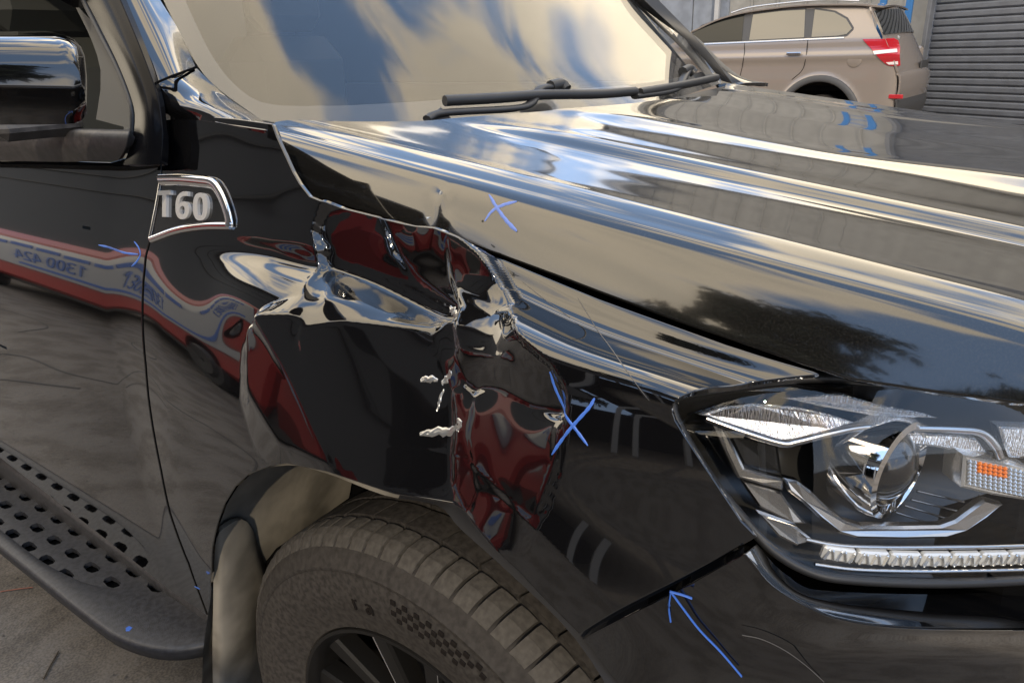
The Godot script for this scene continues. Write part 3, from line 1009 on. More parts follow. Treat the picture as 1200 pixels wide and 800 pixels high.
	for c in [-2.1, -4.75]:
		var ring := MB.new()
		var wheel := part("wheel", lathe(PackedVector2Array([Vector2(.02, .02), Vector2(.06, .03), Vector2(.20, .0), Vector2(.25, .02), Vector2(.27, .03), Vector2(.335, .03), Vector2(.355, .0), Vector2(.355, -.2), Vector2(.02, -.2)]), Vector3(c, .355, -9.0), 32), M.rubber, t)
		part("rim", lathe(PackedVector2Array([Vector2(.0, .06), Vector2(.06, .06), Vector2(.2, .035), Vector2(.245, .05)]), Vector3(c, .355, -8.99), 32), M.satin, wheel)
		var g := []
		for k in 25:
			var a := PI * k / 24
			var col := PackedVector3Array()
			for r in [.455, .47, .52, .535]:
				var q := Vector2(c + cos(a) * r, .40 + sin(a) * (r + .02))
				col.append(f.at(q.x, q.y, .0 if r < .46 or r > .53 else .018))
			g.append(col)
		part("arch_trim", grid_mesh(g, Vector3.BACK), M.suv_plastic, t)
	for x in [-3.92, -2.78]:
		var h := part("door_handle", box(Vector3(x + .33, 1.215, -8.86), Vector3(.19, .035, .03), .01), M.satin, t)
	part("fuel_flap", lathe(PackedVector2Array([Vector2(0, .004), Vector2(.075, .004), Vector2(.082, 0)]), f.at(-1.72, 1.12, .0), 24), M.suv_paint, t)
	for x in [-3.12, -2.33]:
		var seam := PackedVector3Array()
		for k in 8:
			seam.append(f.at(x - (.0 if x < -3 else .0) + .02 * sin(k), 1.36 - k * .1, .0015))
		if x < -3: part("door_seam", tube(seam, .004, 4), M.void, t)
	var seam2 := PackedVector3Array()
	for q in [Vector2(-2.31, 1.38), Vector2(-2.30, 1.2), Vector2(-2.33, 1.02), Vector2(-2.45, .9)]: seam2.append(f.at(q.x, q.y, .0015))
	part("door_seam", tube(spline(seam2, 5), .004, 4), M.void, t)
	for k in 2: part("roof_rail", tube(spline(PackedVector3Array([Vector3(-3.4, 1.74, -9.12 - k * 1.42), Vector3(-3.1, 1.80, -9.14 - k * 1.42), Vector3(-2.3, 1.83, -9.14 - k * 1.42), Vector3(-1.8, 1.79, -9.12 - k * 1.42)]), 5), .014, 6), M.satin, t)

# ---------------------------------------------------------------- the pickup
var side: Field
var bonnet: Field

func make_fields() -> void:
	side = Field.new()
	side.u = Vector3.RIGHT
	side.v = Vector3(0, cos(SIDE_TILT), -sin(SIDE_TILT))
	side.w = Vector3(0, sin(SIDE_TILT), cos(SIDE_TILT))
	side.A = lines([-2.8, .03, -1.75, .02, -.66, .006, -.22, .0025, .36, .005, .54])
	side.B = lines([-.26, .008, .13, .0024, .50, .006, .66])
	var arch := PackedVector2Array([Vector2(-0.4647, -0.1248), Vector2(-0.3556, -0.0027), Vector2(-0.276, 0.0825), Vector2(-0.1953, 0.1435), Vector2(-0.095, 0.1821), Vector2(-0.0185, 0.1934), Vector2(0.0758, 0.1988), Vector2(0.148, 0.2116), Vector2(0.1798, 0.2024), Vector2(0.2466, 0.177), Vector2(0.3106, 0.1435)])
	for a in side.A:
		var c := side_curve(a)
		var lip := smoothstep(.04, .14, a)
		for b in side.B:
			var w := c.at(b)
			if lip > 0.0 and b < .36:   # the flat band along the front of the wheel arch
				var p := Vector2(a, b)
				var near := 1.0
				for k in range(6, arch.size() - 1): near = minf(near, p.distance_to(Geometry2D.get_closest_point_to_segment(p, arch[k], arch[k + 1])))
				w -= .26 * lip * maxf(0.0, .047 - near)
			side.H.append(w)
	dent(side)
	side.finish()
	bonnet = Field.new()
	bonnet.u = Vector3.RIGHT
	bonnet.v = Vector3.BACK
	bonnet.w = Vector3.UP
	bonnet.A = lines([-.42, .008, .86])
	bonnet.B = lines([-.84, .004, -.70, .012, .20, .008, .46, .002, .55, .008, .68, .002, .84])
	var k := PackedFloat32Array()
	var v := PackedFloat32Array()
	var r := PackedFloat32Array()
	for q in HOOD:
		k.append(q[0])
		v.append(q[1])
		r.append(q[2])
	var sec := Herm.new(k, v)
	var rise := Herm.new(k, r)
	for a in bonnet.A:
		var y0 := 1.219 - .133 * a - .4 * pow(maxf(0.0, a - .55), 2.0)
		var s := smoothstep(-.22, .02, a)
		for b in bonnet.B:
			bonnet.H.append(y0 + sec.at(absf(b)) + rise.at(absf(b)) * s - 28.0 * (1.0 - smoothstep(-.05, .2, a)) * pow(maxf(0.0, absf(b) - .772), 2.0) + .015 * smoothstep(.28, .62, a) * (1.0 - smoothstep(.27, .485, absf(b))))
	dent_bonnet(bonnet)
	bonnet.finish()

# the crushed part of the wing: facets of crumpled sheet, each [outline, [[a, b, slope along a, slope along b], ...]];
# the sheet that follows those slopes best is found by relaxation and blends into the sound panel round it
func dent(f: Field) -> void:
	var edge := PackedVector2Array([Vector2(-0.1215, 0.452), Vector2(-0.1111, 0.4834), Vector2(-0.0412, 0.5058), Vector2(0.0421, 0.5034), Vector2(0.0826, 0.489), Vector2(0.1257, 0.4629), Vector2(0.1571, 0.4331), Vector2(0.2159, 0.3803), Vector2(0.2524, 0.3629), Vector2(0.2744, 0.346), Vector2(0.2819, 0.3152), Vector2(0.2825, 0.2829), Vector2(0.2715, 0.2386), Vector2(0.2533, 0.1936), Vector2(0.2066, 0.1852), Vector2(0.1656, 0.1628), Vector2(0.1047, 0.1681), Vector2(0.006, 0.1506), Vector2(-0.0779, 0.155), Vector2(-0.1711, 0.176), Vector2(-0.2083, 0.2304), Vector2(-0.2114, 0.2927), Vector2(-0.1735, 0.3467), Vector2(-0.11, 0.3748), Vector2(-0.1078, 0.4081), Vector2(-0.1143, 0.4323)])
	var facets := [
		[PackedVector2Array([Vector2(-0.1059, 0.4298), Vector2(-0.0601, 0.4305), Vector2(0.0258, 0.4173), Vector2(0.0919, 0.4031), Vector2(0.0843, 0.3919), Vector2(0.0284, 0.4019), Vector2(-0.0459, 0.4169), Vector2(-0.106, 0.4234)]), [[-0.08556, 0.4269, -0.1492, 0.3618], [0.02307, 0.4095, -0.1364, 0.359]]],
		[PackedVector2Array([Vector2(-0.1024, 0.4182), Vector2(-0.0397, 0.4122), Vector2(0.0297, 0.3984), Vector2(0.0834, 0.3886), Vector2(0.0839, 0.3847), Vector2(0.0195, 0.3824), Vector2(-0.0689, 0.38)]), [[-0.06015, 0.3953, -0.05876, -0.8266], [0.06814, 0.3876, -0.03076, -0.9034]], .6],
		[PackedVector2Array([Vector2(-0.1186, 0.4505), Vector2(-0.1076, 0.4746), Vector2(-0.0453, 0.4935), Vector2(-0.0258, 0.4745), Vector2(-0.0209, 0.4437), Vector2(0.0905, 0.4081), Vector2(0.0162, 0.422), Vector2(-0.062, 0.4336)]), [[-0.09662, 0.4557, 0.03823, 0.5017], [-0.06058, 0.4601, 0.03202, 0.4944], [-0.02537, 0.4393, 0.03659, 0.6277]]],
		[PackedVector2Array([Vector2(-0.0265, 0.4861), Vector2(0.0155, 0.4893), Vector2(0.0686, 0.4797), Vector2(0.0706, 0.4474), Vector2(0.0898, 0.4118), Vector2(0.0133, 0.4344)]), [[-0.002327, 0.4774, 0.01578, 0.7144], [0.04314, 0.4726, 0.02373, 0.7132], [0.01532, 0.4512, 0.007117, 0.8303], [0.05979, 0.4337, -0.01222, 0.8848]], 2.0],
		[PackedVector2Array([Vector2(0.0783, 0.4744), Vector2(0.121, 0.4567), Vector2(0.156, 0.4294), Vector2(0.1763, 0.4136), Vector2(0.1559, 0.407), Vector2(0.114, 0.4203), Vector2(0.0813, 0.4334)]), [[0.08798, 0.4593, 0.1042, 0.4572], [0.1069, 0.4391, 0.1355, 0.5145], [0.1507, 0.4246, 0.1057, 0.4438], [0.09797, 0.4318, 0.1448, 0.5774]], 3.0],
		[PackedVector2Array([Vector2(0.1142, 0.4005), Vector2(0.0866, 0.4302), Vector2(0.1186, 0.418), Vector2(0.1588, 0.4047), Vector2(0.1797, 0.4111), Vector2(0.2143, 0.3799), Vector2(0.2131, 0.3732), Vector2(0.2022, 0.3619), Vector2(0.1586, 0.3655), Vector2(0.1185, 0.3685)]), [[0.1333, 0.3893, -0.02957, 0.3306], [0.1888, 0.3839, -0.01598, 0.3082], [0.1672, 0.3719, -0.02841, 0.3255]], 3.0],
		[PackedVector2Array([Vector2(0.1191, 0.3613), Vector2(0.1599, 0.3609), Vector2(0.2034, 0.3574), Vector2(0.2169, 0.3724), Vector2(0.2492, 0.3615), Vector2(0.2674, 0.3331), Vector2(0.2655, 0.3253), Vector2(0.2359, 0.3253), Vector2(0.187, 0.3367), Vector2(0.1444, 0.3279), Vector2(0.1272, 0.3403)]), [[0.1418, 0.347, 0.03435, 0.7412], [0.2029, 0.3441, 0.05714, 0.7265], [0.2505, 0.3326, 0.05463, 0.691]]],
		[PackedVector2Array([Vector2(0.1557, 0.324), Vector2(0.1854, 0.3341), Vector2(0.2267, 0.3261), Vector2(0.2684, 0.3173), Vector2(0.2692, 0.2827), Vector2(0.2569, 0.2338), Vector2(0.2209, 0.2395), Vector2(0.1814, 0.2405), Vector2(0.1548, 0.2832)]), [[0.1678, 0.3096, 0.1745, 0.3347], [0.1765, 0.2727, 0.1817, 0.309], [0.2183, 0.3061, 0.1906, 0.2665], [0.2085, 0.2617, 0.2384, 0.3198], [0.2515, 0.2702, 0.1859, 0.3324]]],
		[PackedVector2Array([Vector2(0.1225, 0.3189), Vector2(0.1469, 0.3245), Vector2(0.1483, 0.2816), Vector2(0.1716, 0.2352), Vector2(0.168, 0.2135), Vector2(0.1466, 0.2321), Vector2(0.1394, 0.2795)]), [[0.1375, 0.303, 0.1714, 0.3432], [0.1552, 0.2345, 0.2085, 0.2935]]],
		[PackedVector2Array([Vector2(-0.1817, 0.3196), Vector2(-0.149, 0.3082), Vector2(-0.0833, 0.2644), Vector2(-0.0213, 0.2059), Vector2(-0.1066, 0.204), Vector2(-0.1743, 0.2478)]), [[-0.1628, 0.3009, 0.03714, 0.4094], [-0.09347, 0.2545, 0.03513, 0.3688], [-0.04551, 0.2169, 0.03853, 0.3376]], .5],
		[PackedVector2Array([Vector2(-0.1614, 0.3347), Vector2(-0.1006, 0.3463), Vector2(-0.092, 0.3206), Vector2(-0.056, 0.2432), Vector2(-0.0083, 0.2036), Vector2(-0.0182, 0.2067), Vector2(-0.0804, 0.267)]), [[-0.1217, 0.3274, -0.2323, 0.2918], [-0.04359, 0.2269, -0.2298, 0.2186]], .4],
		[PackedVector2Array([Vector2(-0.0902, 0.3304), Vector2(-0.0321, 0.3554), Vector2(0.0775, 0.3762), Vector2(0.0977, 0.3511), Vector2(0.1192, 0.2991), Vector2(0.1249, 0.2638), Vector2(0.1378, 0.2296), Vector2(0.0619, 0.2027), Vector2(0.0035, 0.2086), Vector2(-0.0545, 0.234)]), [[-0.03003, 0.3318, -0.2925, 0.2564], [0.07266, 0.3306, -0.2545, 0.2735], [0.0409, 0.2472, -0.2039, 0.2198], [0.08563, 0.2192, -0.1865, 0.1992]], .18],
		[PackedVector2Array([Vector2(0.0789, 0.3798), Vector2(0.0975, 0.3841), Vector2(0.1182, 0.3547), Vector2(0.1289, 0.3249), Vector2(0.1099, 0.3292), Vector2(0.093, 0.3503)]), [[0.09227, 0.3666, -0.1266, 0.3313], [0.1187, 0.3348, 0.1277, 0.3846]]],
		[PackedVector2Array([Vector2(0.2724, 0.3126), Vector2(0.2804, 0.3147), Vector2(0.2793, 0.282), Vector2(0.2706, 0.2444), Vector2(0.2618, 0.2354), Vector2(0.2728, 0.2801)]), [[0.2766, 0.2993, -0.3398, 0.314], [0.2693, 0.253, -0.3264, 0.2922]]],
	]
	var nb := f.B.size()
	var i0 := f.find(f.A, -.215)
	var i1 := f.find(f.A, .355)
	var j0 := f.find(f.B, .135)
	var j1 := f.find(f.B, .495)
	var w := i1 - i0 + 1
	var n := j1 - j0 + 1
	var sa := (f.A[i1] - f.A[i0]) / (w - 1)
	var sb := (f.B[j1] - f.B[j0]) / (n - 1)
	var ga := PackedFloat32Array()
	var gb := PackedFloat32Array()
	var wt := PackedFloat32Array()
	var free := PackedByteArray()
	var h := PackedFloat32Array()
	for q in [ga, gb, wt, h]: q.resize(w * n)
	free.resize(w * n)
	for i in w:
		for j in n:
			var k := i * n + j
			wt[k] = .012
			var p := Vector2(f.A[i0 + i], f.B[j0 + j])
			if i == 0 or j == 0 or i == w - 1 or j == n - 1 or not Geometry2D.is_point_in_polygon(p, edge): continue
			free[k] = 1
			for q in facets:
				if not Geometry2D.is_point_in_polygon(p, q[0]): continue
				var c := (i0 + i) * nb + j0 + j
				var total := 0.0
				var s := Vector2.ZERO
				for e in q[1]:
					var d := 1.0 / (p.distance_squared_to(Vector2(e[0], e[1])) + .00006)
					total += d
					s += Vector2(e[2], e[3]) * d
				s /= total
				ga[k] = s.x - (f.H[c + nb] - f.H[c - nb]) / (2.0 * sa)
				gb[k] = s.y - (f.H[c + 1] - f.H[c - 1]) / (2.0 * sb)
				wt[k] = q[2] if q.size() > 2 else 1.0
				break
	for r in 2:   # soften the facet borders, so that folds are rounded as sheet metal is
		var a2 := ga.duplicate()
		var b2 := gb.duplicate()
		var w2 := wt.duplicate()
		for i in range(1, w - 1):
			for j in range(1, n - 1):
				var k := i * n + j
				var tw := 0.0
				var ta := 0.0
				var tb := 0.0
				for e in [0, 0, 1, -1, n, -n]:
					tw += wt[k + e]
					ta += ga[k + e] * wt[k + e]
					tb += gb[k + e] * wt[k + e]
				a2[k] = ta / tw
				b2[k] = tb / tw
				w2[k] = tw / 6.0
		ga = a2
		gb = b2
		wt = w2
	for pass_ in 600:
		for i in range(1, w - 1):
			for j in range(1, n - 1):
				var k := i * n + j
				if not free[k]: continue
				var wk := wt[k]
				var w0 := wk + wt[k - n]
				var w1 := wk + wt[k + n]
				var w2 := wk + wt[k - 1]
				var w3 := wk + wt[k + 1]
				var sum := w0 * (h[k - n] + .5 * (ga[k] + ga[k - n]) * sa) + w1 * (h[k + n] - .5 * (ga[k] + ga[k + n]) * sa) + w2 * (h[k - 1] + .5 * (gb[k] + gb[k - 1]) * sb) + w3 * (h[k + 1] - .5 * (gb[k] + gb[k + 1]) * sb)
				h[k] += 1.82 * (sum / (w0 + w1 + w2 + w3) - h[k])
	for r in 1:
		var h2 := h.duplicate()
		for i in range(1, w - 1):
			for j in range(1, n - 1):
				var k := i * n + j
				h2[k] = h[k] * .5 + .125 * (h[k - 1] + h[k + 1] + h[k - n] + h[k + n])
		h = h2
	for i in w:
		for j in n:
			f.H[(i0 + i) * nb + j0 + j] += h[i * n + j]
	

func dent_bonnet(f: Field) -> void:
	# a small pimple and a shallow fold at the bonnet's edge above the dent
	var spots := PackedVector2Array([Vector2(-0.0041, 0.7635), Vector2(-0.0041, 0.7766), Vector2(-0.063, 0.7751)])
	for i in f.A.size():
		for j in f.B.size():
			var p := Vector2(f.A[i], f.B[j])
			var k := i * f.B.size() + j
			var d := (p - spots[0]) / Vector2(.008, .007)
			f.H[k] += .0035 * exp(-d.length_squared())
			d = (p - spots[1]) / Vector2(.012, .012)
			f.H[k] -= .003 * exp(-d.length_squared())

func build_pickup() -> void:
	make_fields()
	var t := thing("pickup_truck", "glossy black pickup with a crushed front wing and crayon marks", "pickup truck")
	body_panels(t)
	cab(t)
	lamp(t)
	wheel_and_arch(t)
	side_step(t)
	chips(t)
	marks(t)

func body_panels(t: Node3D) -> void:
	var wing := PackedVector2Array([Vector2(-0.4555, 0.5679), Vector2(-0.4525, 0.5424), Vector2(-0.4465, 0.4976), Vector2(-0.4485, 0.461), Vector2(-0.4538, 0.4285), Vector2(-0.4678, 0.3983), Vector2(-0.4761, 0.3799), Vector2(-0.4804, 0.3438), Vector2(-0.4801, 0.3079), Vector2(-0.4789, 0.2663), Vector2(-0.4774, 0.2248), Vector2(-0.4813, 0.1819), Vector2(-0.4829, 0.1387), Vector2(-0.4822, 0.0731), Vector2(-0.4909, 0.0076), Vector2(-0.4878, -0.0393), Vector2(-0.4877, -0.0746), Vector2(-0.5294, -0.1787), Vector2(-0.4647, -0.1248), Vector2(-0.3958, -0.0562), Vector2(-0.3556, -0.0027), Vector2(-0.313, 0.0456), Vector2(-0.276, 0.0825), Vector2(-0.2335, 0.1181), Vector2(-0.1953, 0.1435), Vector2(-0.142, 0.1679), Vector2(-0.095, 0.1821), Vector2(-0.0185, 0.1934), Vector2(0.0758, 0.1988), Vector2(0.148, 0.2116), Vector2(0.1654, 0.2094), Vector2(0.1798, 0.2024), Vector2(0.2466, 0.177), Vector2(0.3106, 0.1435), Vector2(0.356, 0.19), Vector2(0.3917, 0.2259), Vector2(0.4397, 0.2766), Vector2(0.4278, 0.2842), Vector2(0.4072, 0.3058), Vector2(0.3923, 0.3211), Vector2(0.377, 0.3365), Vector2(0.3693, 0.3448), Vector2(0.3653, 0.3527), Vector2(0.3677, 0.36), Vector2(0.3724, 0.3673), Vector2(0.3865, 0.386), Vector2(0.4041, 0.402), Vector2(0.4294, 0.4123), Vector2(0.4531, 0.4217), Vector2(0.412, 0.4243), Vector2(0.374, 0.4279), Vector2(0.3118, 0.4361), Vector2(0.2439, 0.445), Vector2(0.1424, 0.4622), Vector2(0.081, 0.4729), Vector2(0.0522, 0.4775), Vector2(-0.0362, 0.4811), Vector2(-0.1139, 0.4849), Vector2(-0.1307, 0.4875), Vector2(-0.1495, 0.4999), Vector2(-0.1631, 0.5121), Vector2(-0.183, 0.5337), Vector2(-0.1978, 0.5502), Vector2(-0.2072, 0.5632), Vector2(-0.2804, 0.5667), Vector2(-0.3665, 0.5691)])
	part("front_wing", trimmed(side, wing, .005), M.paint, t, "crushed black front wing with a deep folded dent")
	var door := PackedVector2Array([Vector2(-0.9998, 0.4842), Vector2(-0.7982, 0.4946), Vector2(-0.6007, 0.5023), Vector2(-0.5604, 0.5102), Vector2(-0.5106, 0.5105), Vector2(-0.4559, 0.5131), Vector2(-0.4536, 0.4973), Vector2(-0.4557, 0.4617), Vector2(-0.461, 0.4279), Vector2(-0.4751, 0.3976), Vector2(-0.4836, 0.3791), Vector2(-0.4882, 0.3429), Vector2(-0.4884, 0.3068), Vector2(-0.4876, 0.265), Vector2(-0.487, 0.2232), Vector2(-0.4919, 0.18), Vector2(-0.4945, 0.1363), Vector2(-0.4949, 0.0699), Vector2(-0.5046, 0.0036), Vector2(-0.5022, -0.044), Vector2(-0.503, -0.0799), Vector2(-0.5442, -0.188), Vector2(-0.6662, -0.1895), Vector2(-0.8097, -0.1735), Vector2(-0.9709, -0.1587), Vector2(-1.15, -0.1422), Vector2(-1.355, -0.1268)])
	door.append_array(PackedVector2Array([Vector2(-1.71, -.20), Vector2(-1.71, .545)]))
	part("door", trimmed(side, door, .016), M.paint, t)
	part("rear_door", trimmed(side, PackedVector2Array([Vector2(-1.718, .545), Vector2(-1.718, -.20), Vector2(-2.70, -.20), Vector2(-2.72, .545)]), .016), M.paint, t)
	var hood := PackedVector2Array([Vector2(-0.3605, 0.7202), Vector2(-0.2995, 0.7572), Vector2(-0.2513, 0.7755), Vector2(-0.2254, 0.7825), Vector2(-0.2012, 0.7836), Vector2(-0.101, 0.7831), Vector2(0.0102, 0.7821), Vector2(0.1111, 0.7848), Vector2(0.2214, 0.7876), Vector2(0.3173, 0.7895), Vector2(0.3605, 0.7898), Vector2(0.4168, 0.7902), Vector2(0.465, 0.7902), Vector2(0.4788, 0.7898), Vector2(0.5395, 0.7846), Vector2(0.5971, 0.7785)])
	hood.append_array(PackedVector2Array([Vector2(.72, .46), Vector2(.79, .25), Vector2(.81, 0), Vector2(.79, -.25), Vector2(.72, -.46), Vector2(.60, -.62), Vector2(.47, -.77), Vector2(.2, -.815), Vector2(-.2, -.815)]))
	hood.append_array(PackedVector2Array([Vector2(-.23, -.74)]))
	hood.append_array(PackedVector2Array([Vector2(-0.0439, -0.1857), Vector2(-0.0876, 0.1238), Vector2(-0.1421, 0.3302), Vector2(-0.1967, 0.4482), Vector2(-0.2495, 0.5527), Vector2(-0.3057, 0.6414)]))
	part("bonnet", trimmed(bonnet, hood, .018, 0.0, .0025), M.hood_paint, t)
	# rounded corner where the wing runs up to the screen pillar
	part("wing_corner", loft([PackedVector3Array([Vector3(-0.4575, 1.275, 0.8386), Vector3(-0.3661, 1.278, 0.8413), Vector3(-0.2799, 1.274, 0.8423), Vector3(-0.2081, 1.27, 0.8423)]), PackedVector3Array([Vector3(-0.4349, 1.292, 0.848), Vector3(-0.367, 1.297, 0.838), Vector3(-0.3242, 1.288, 0.822), Vector3(-0.3216, 1.276, 0.775)]), PackedVector3Array([Vector3(-0.4343, 1.309, 0.846), Vector3(-0.4059, 1.315, 0.824), Vector3(-0.4148, 1.31, 0.785), Vector3(-0.4324, 1.298, 0.742)]), PackedVector3Array([Vector3(-0.4389, 1.324, 0.845), Vector3(-0.4345, 1.331, 0.826), Vector3(-0.4599, 1.337, 0.79), Vector3(-0.496, 1.343, 0.747)])], 24, 6, Vector3(0, 1, 1), .008), M.paint, t)
	part("pillar_seam", tube(spline(PackedVector3Array([Vector3(-0.4318, 1.326, 0.85), Vector3(-0.424, 1.333, 0.832), Vector3(-0.4497, 1.338, 0.796), Vector3(-0.488, 1.343, 0.752)]), 5), .0018, 6), M.void, t)
	# the dark channel under the shut lines
	part("inner_wing", loft([PackedVector3Array([Vector3(-0.3603, 1.227, 0.76), Vector3(-0.3143, 1.157, 0.74), Vector3(-0.0342, 1.111, 0.735), Vector3(0.1918, 1.072, 0.735), Vector3(0.3428, 1.053, 0.735), Vector3(0.4609, 1.033, 0.7)]), PackedVector3Array([Vector3(-0.3073, 1.22, 0.8), Vector3(-0.2528, 1.153, 0.79), Vector3(0.0089, 1.11, 0.785), Vector3(0.2204, 1.074, 0.785), Vector3(0.3614, 1.06, 0.785), Vector3(0.4723, 1.051, 0.76)])], 20, 2, Vector3.UP), M.void, t)
	part("engine_bay", box(Vector3(.02, .82, 0), Vector3(.85, .30, 1.20), .02), M.void, t)
	# bumper
	part("bumper", loft([PackedVector3Array([Vector3(0.423, 0.9136, 0.8351), Vector3(0.4429, 0.8838, 0.821), Vector3(0.4674, 0.8614, 0.8011), Vector3(0.5006, 0.8499, 0.7711), Vector3(0.5676, 0.8322, 0.704), Vector3(0.6385, 0.8062, 0.6131), Vector3(0.6974, 0.7612, 0.5056)]), PackedVector3Array([Vector3(0.4365, 0.9564, 0.9089), Vector3(0.4553, 0.9286, 0.8976), Vector3(0.4808, 0.905, 0.88), Vector3(0.5056, 0.8891, 0.8605), Vector3(0.551, 0.8713, 0.8197), Vector3(0.6382, 0.8459, 0.7301), Vector3(0.6857, 0.8263, 0.6681)]), PackedVector3Array([Vector3(0.4327, 0.956, 0.9201), Vector3(0.4551, 0.9254, 0.9072), Vector3(0.4832, 0.9039, 0.8882), Vector3(0.5076, 0.8893, 0.8692), Vector3(0.5522, 0.8747, 0.8296), Vector3(0.6381, 0.8503, 0.7423), Vector3(0.6846, 0.8323, 0.6834)]), PackedVector3Array([Vector3(0.3888, 0.9056, 0.919), Vector3(0.4343, 0.8679, 0.8964), Vector3(0.4829, 0.8435, 0.8634), Vector3(0.5171, 0.8342, 0.8347), Vector3(0.5669, 0.8224, 0.7877), Vector3(0.646, 0.7942, 0.7017), Vector3(0.6973, 0.767, 0.6291)]), PackedVector3Array([Vector3(0.3482, 0.869, 0.9351), Vector3(0.4109, 0.8209, 0.9089), Vector3(0.4775, 0.7987, 0.8675), Vector3(0.5222, 0.7854, 0.8301), Vector3(0.5739, 0.7686, 0.7807), Vector3(0.6562, 0.7343, 0.6884), Vector3(0.7112, 0.697, 0.6062)]), PackedVector3Array([Vector3(0.2942, 0.8096, 0.9349), Vector3(0.3569, 0.7409, 0.9148), Vector3(0.46, 0.7109, 0.8606), Vector3(0.5277, 0.6945, 0.8032), Vector3(0.5835, 0.6721, 0.7482), Vector3(0.675, 0.6147, 0.6341), Vector3(0.7411, 0.5442, 0.5112)])], 48, 6, Vector3(.5, 0, 1), .01), M.paint, t)
	part("bumper_core", box(Vector3(.42, .62, 0), Vector3(.5, .5, 1.3), .05), M.void, t)
	# model badge on the wing
	var badge := part("model_badge", trimmed(side, PackedVector2Array([Vector2(-0.4498, 0.4872), Vector2(-0.3236, 0.4904), Vector2(-0.3078, 0.4852), Vector2(-0.277, 0.443), Vector2(-0.291, 0.4353), Vector2(-0.3483, 0.4327), Vector2(-0.403, 0.4228), Vector2(-0.4661, 0.4066)]), .002, .0015), M.gloss_black, t)
	part("badge_frame", tube(spline(PackedVector3Array([Vector3(-0.4465, 1.196, 0.8646), Vector3(-0.3955, 1.2, 0.8647), Vector3(-0.3504, 1.201, 0.8643), Vector3(-0.319, 1.2, 0.8645), Vector3(-0.3009, 1.19, 0.8673), Vector3(-0.286, 1.173, 0.8717), Vector3(-0.277, 1.158, 0.8758), Vector3(-0.2762, 1.15, 0.8778)]), 5), .0085, 10, .45, Vector3.BACK), M.chrome, badge)
	part("badge_frame", tube(spline(PackedVector3Array([Vector3(-0.2744, 1.151, 0.8777), Vector3(-0.3322, 1.145, 0.8799), Vector3(-0.396, 1.133, 0.8836), Vector3(-0.4628, 1.113, 0.8877)]), 5), .005, 10, .6, Vector3.BACK), M.chrome, badge)
	part("badge_frame", tube(spline(PackedVector3Array([Vector3(-0.4445, 1.198, 0.864), Vector3(-0.4514, 1.162, 0.8743), Vector3(-0.4653, 1.114, 0.8873)]), 5), .0028, 8, .6, Vector3.BACK), M.chrome, badge)
	var font := SystemFont.new()
	font.font_names = PackedStringArray(["Droid Sans"])
	font.font_weight = 700
	var spots := PackedVector2Array([Vector2(-0.4252, 0.4422), Vector2(-0.38, 0.4439), Vector2(-0.338, 0.4456)])
	for k in 3:
		var tm := TextMesh.new()
		tm.text = "T60"[k]
		tm.font = font
		tm.font_size = 48
		tm.pixel_size = .00105
		tm.depth = .004
		var l := part("letter", tm, M.letter, badge)
		var p := spots[k]
		var nn := side.nrm(p.x, p.y)
		var up := Vector3(-.10, 1, 0)
		up = (up - nn * up.dot(nn)).normalized()
		l.transform = Transform3D(Basis(up.cross(nn) * 1.35, up, nn), side.at(p.x, p.y, .0035) + up * .012)

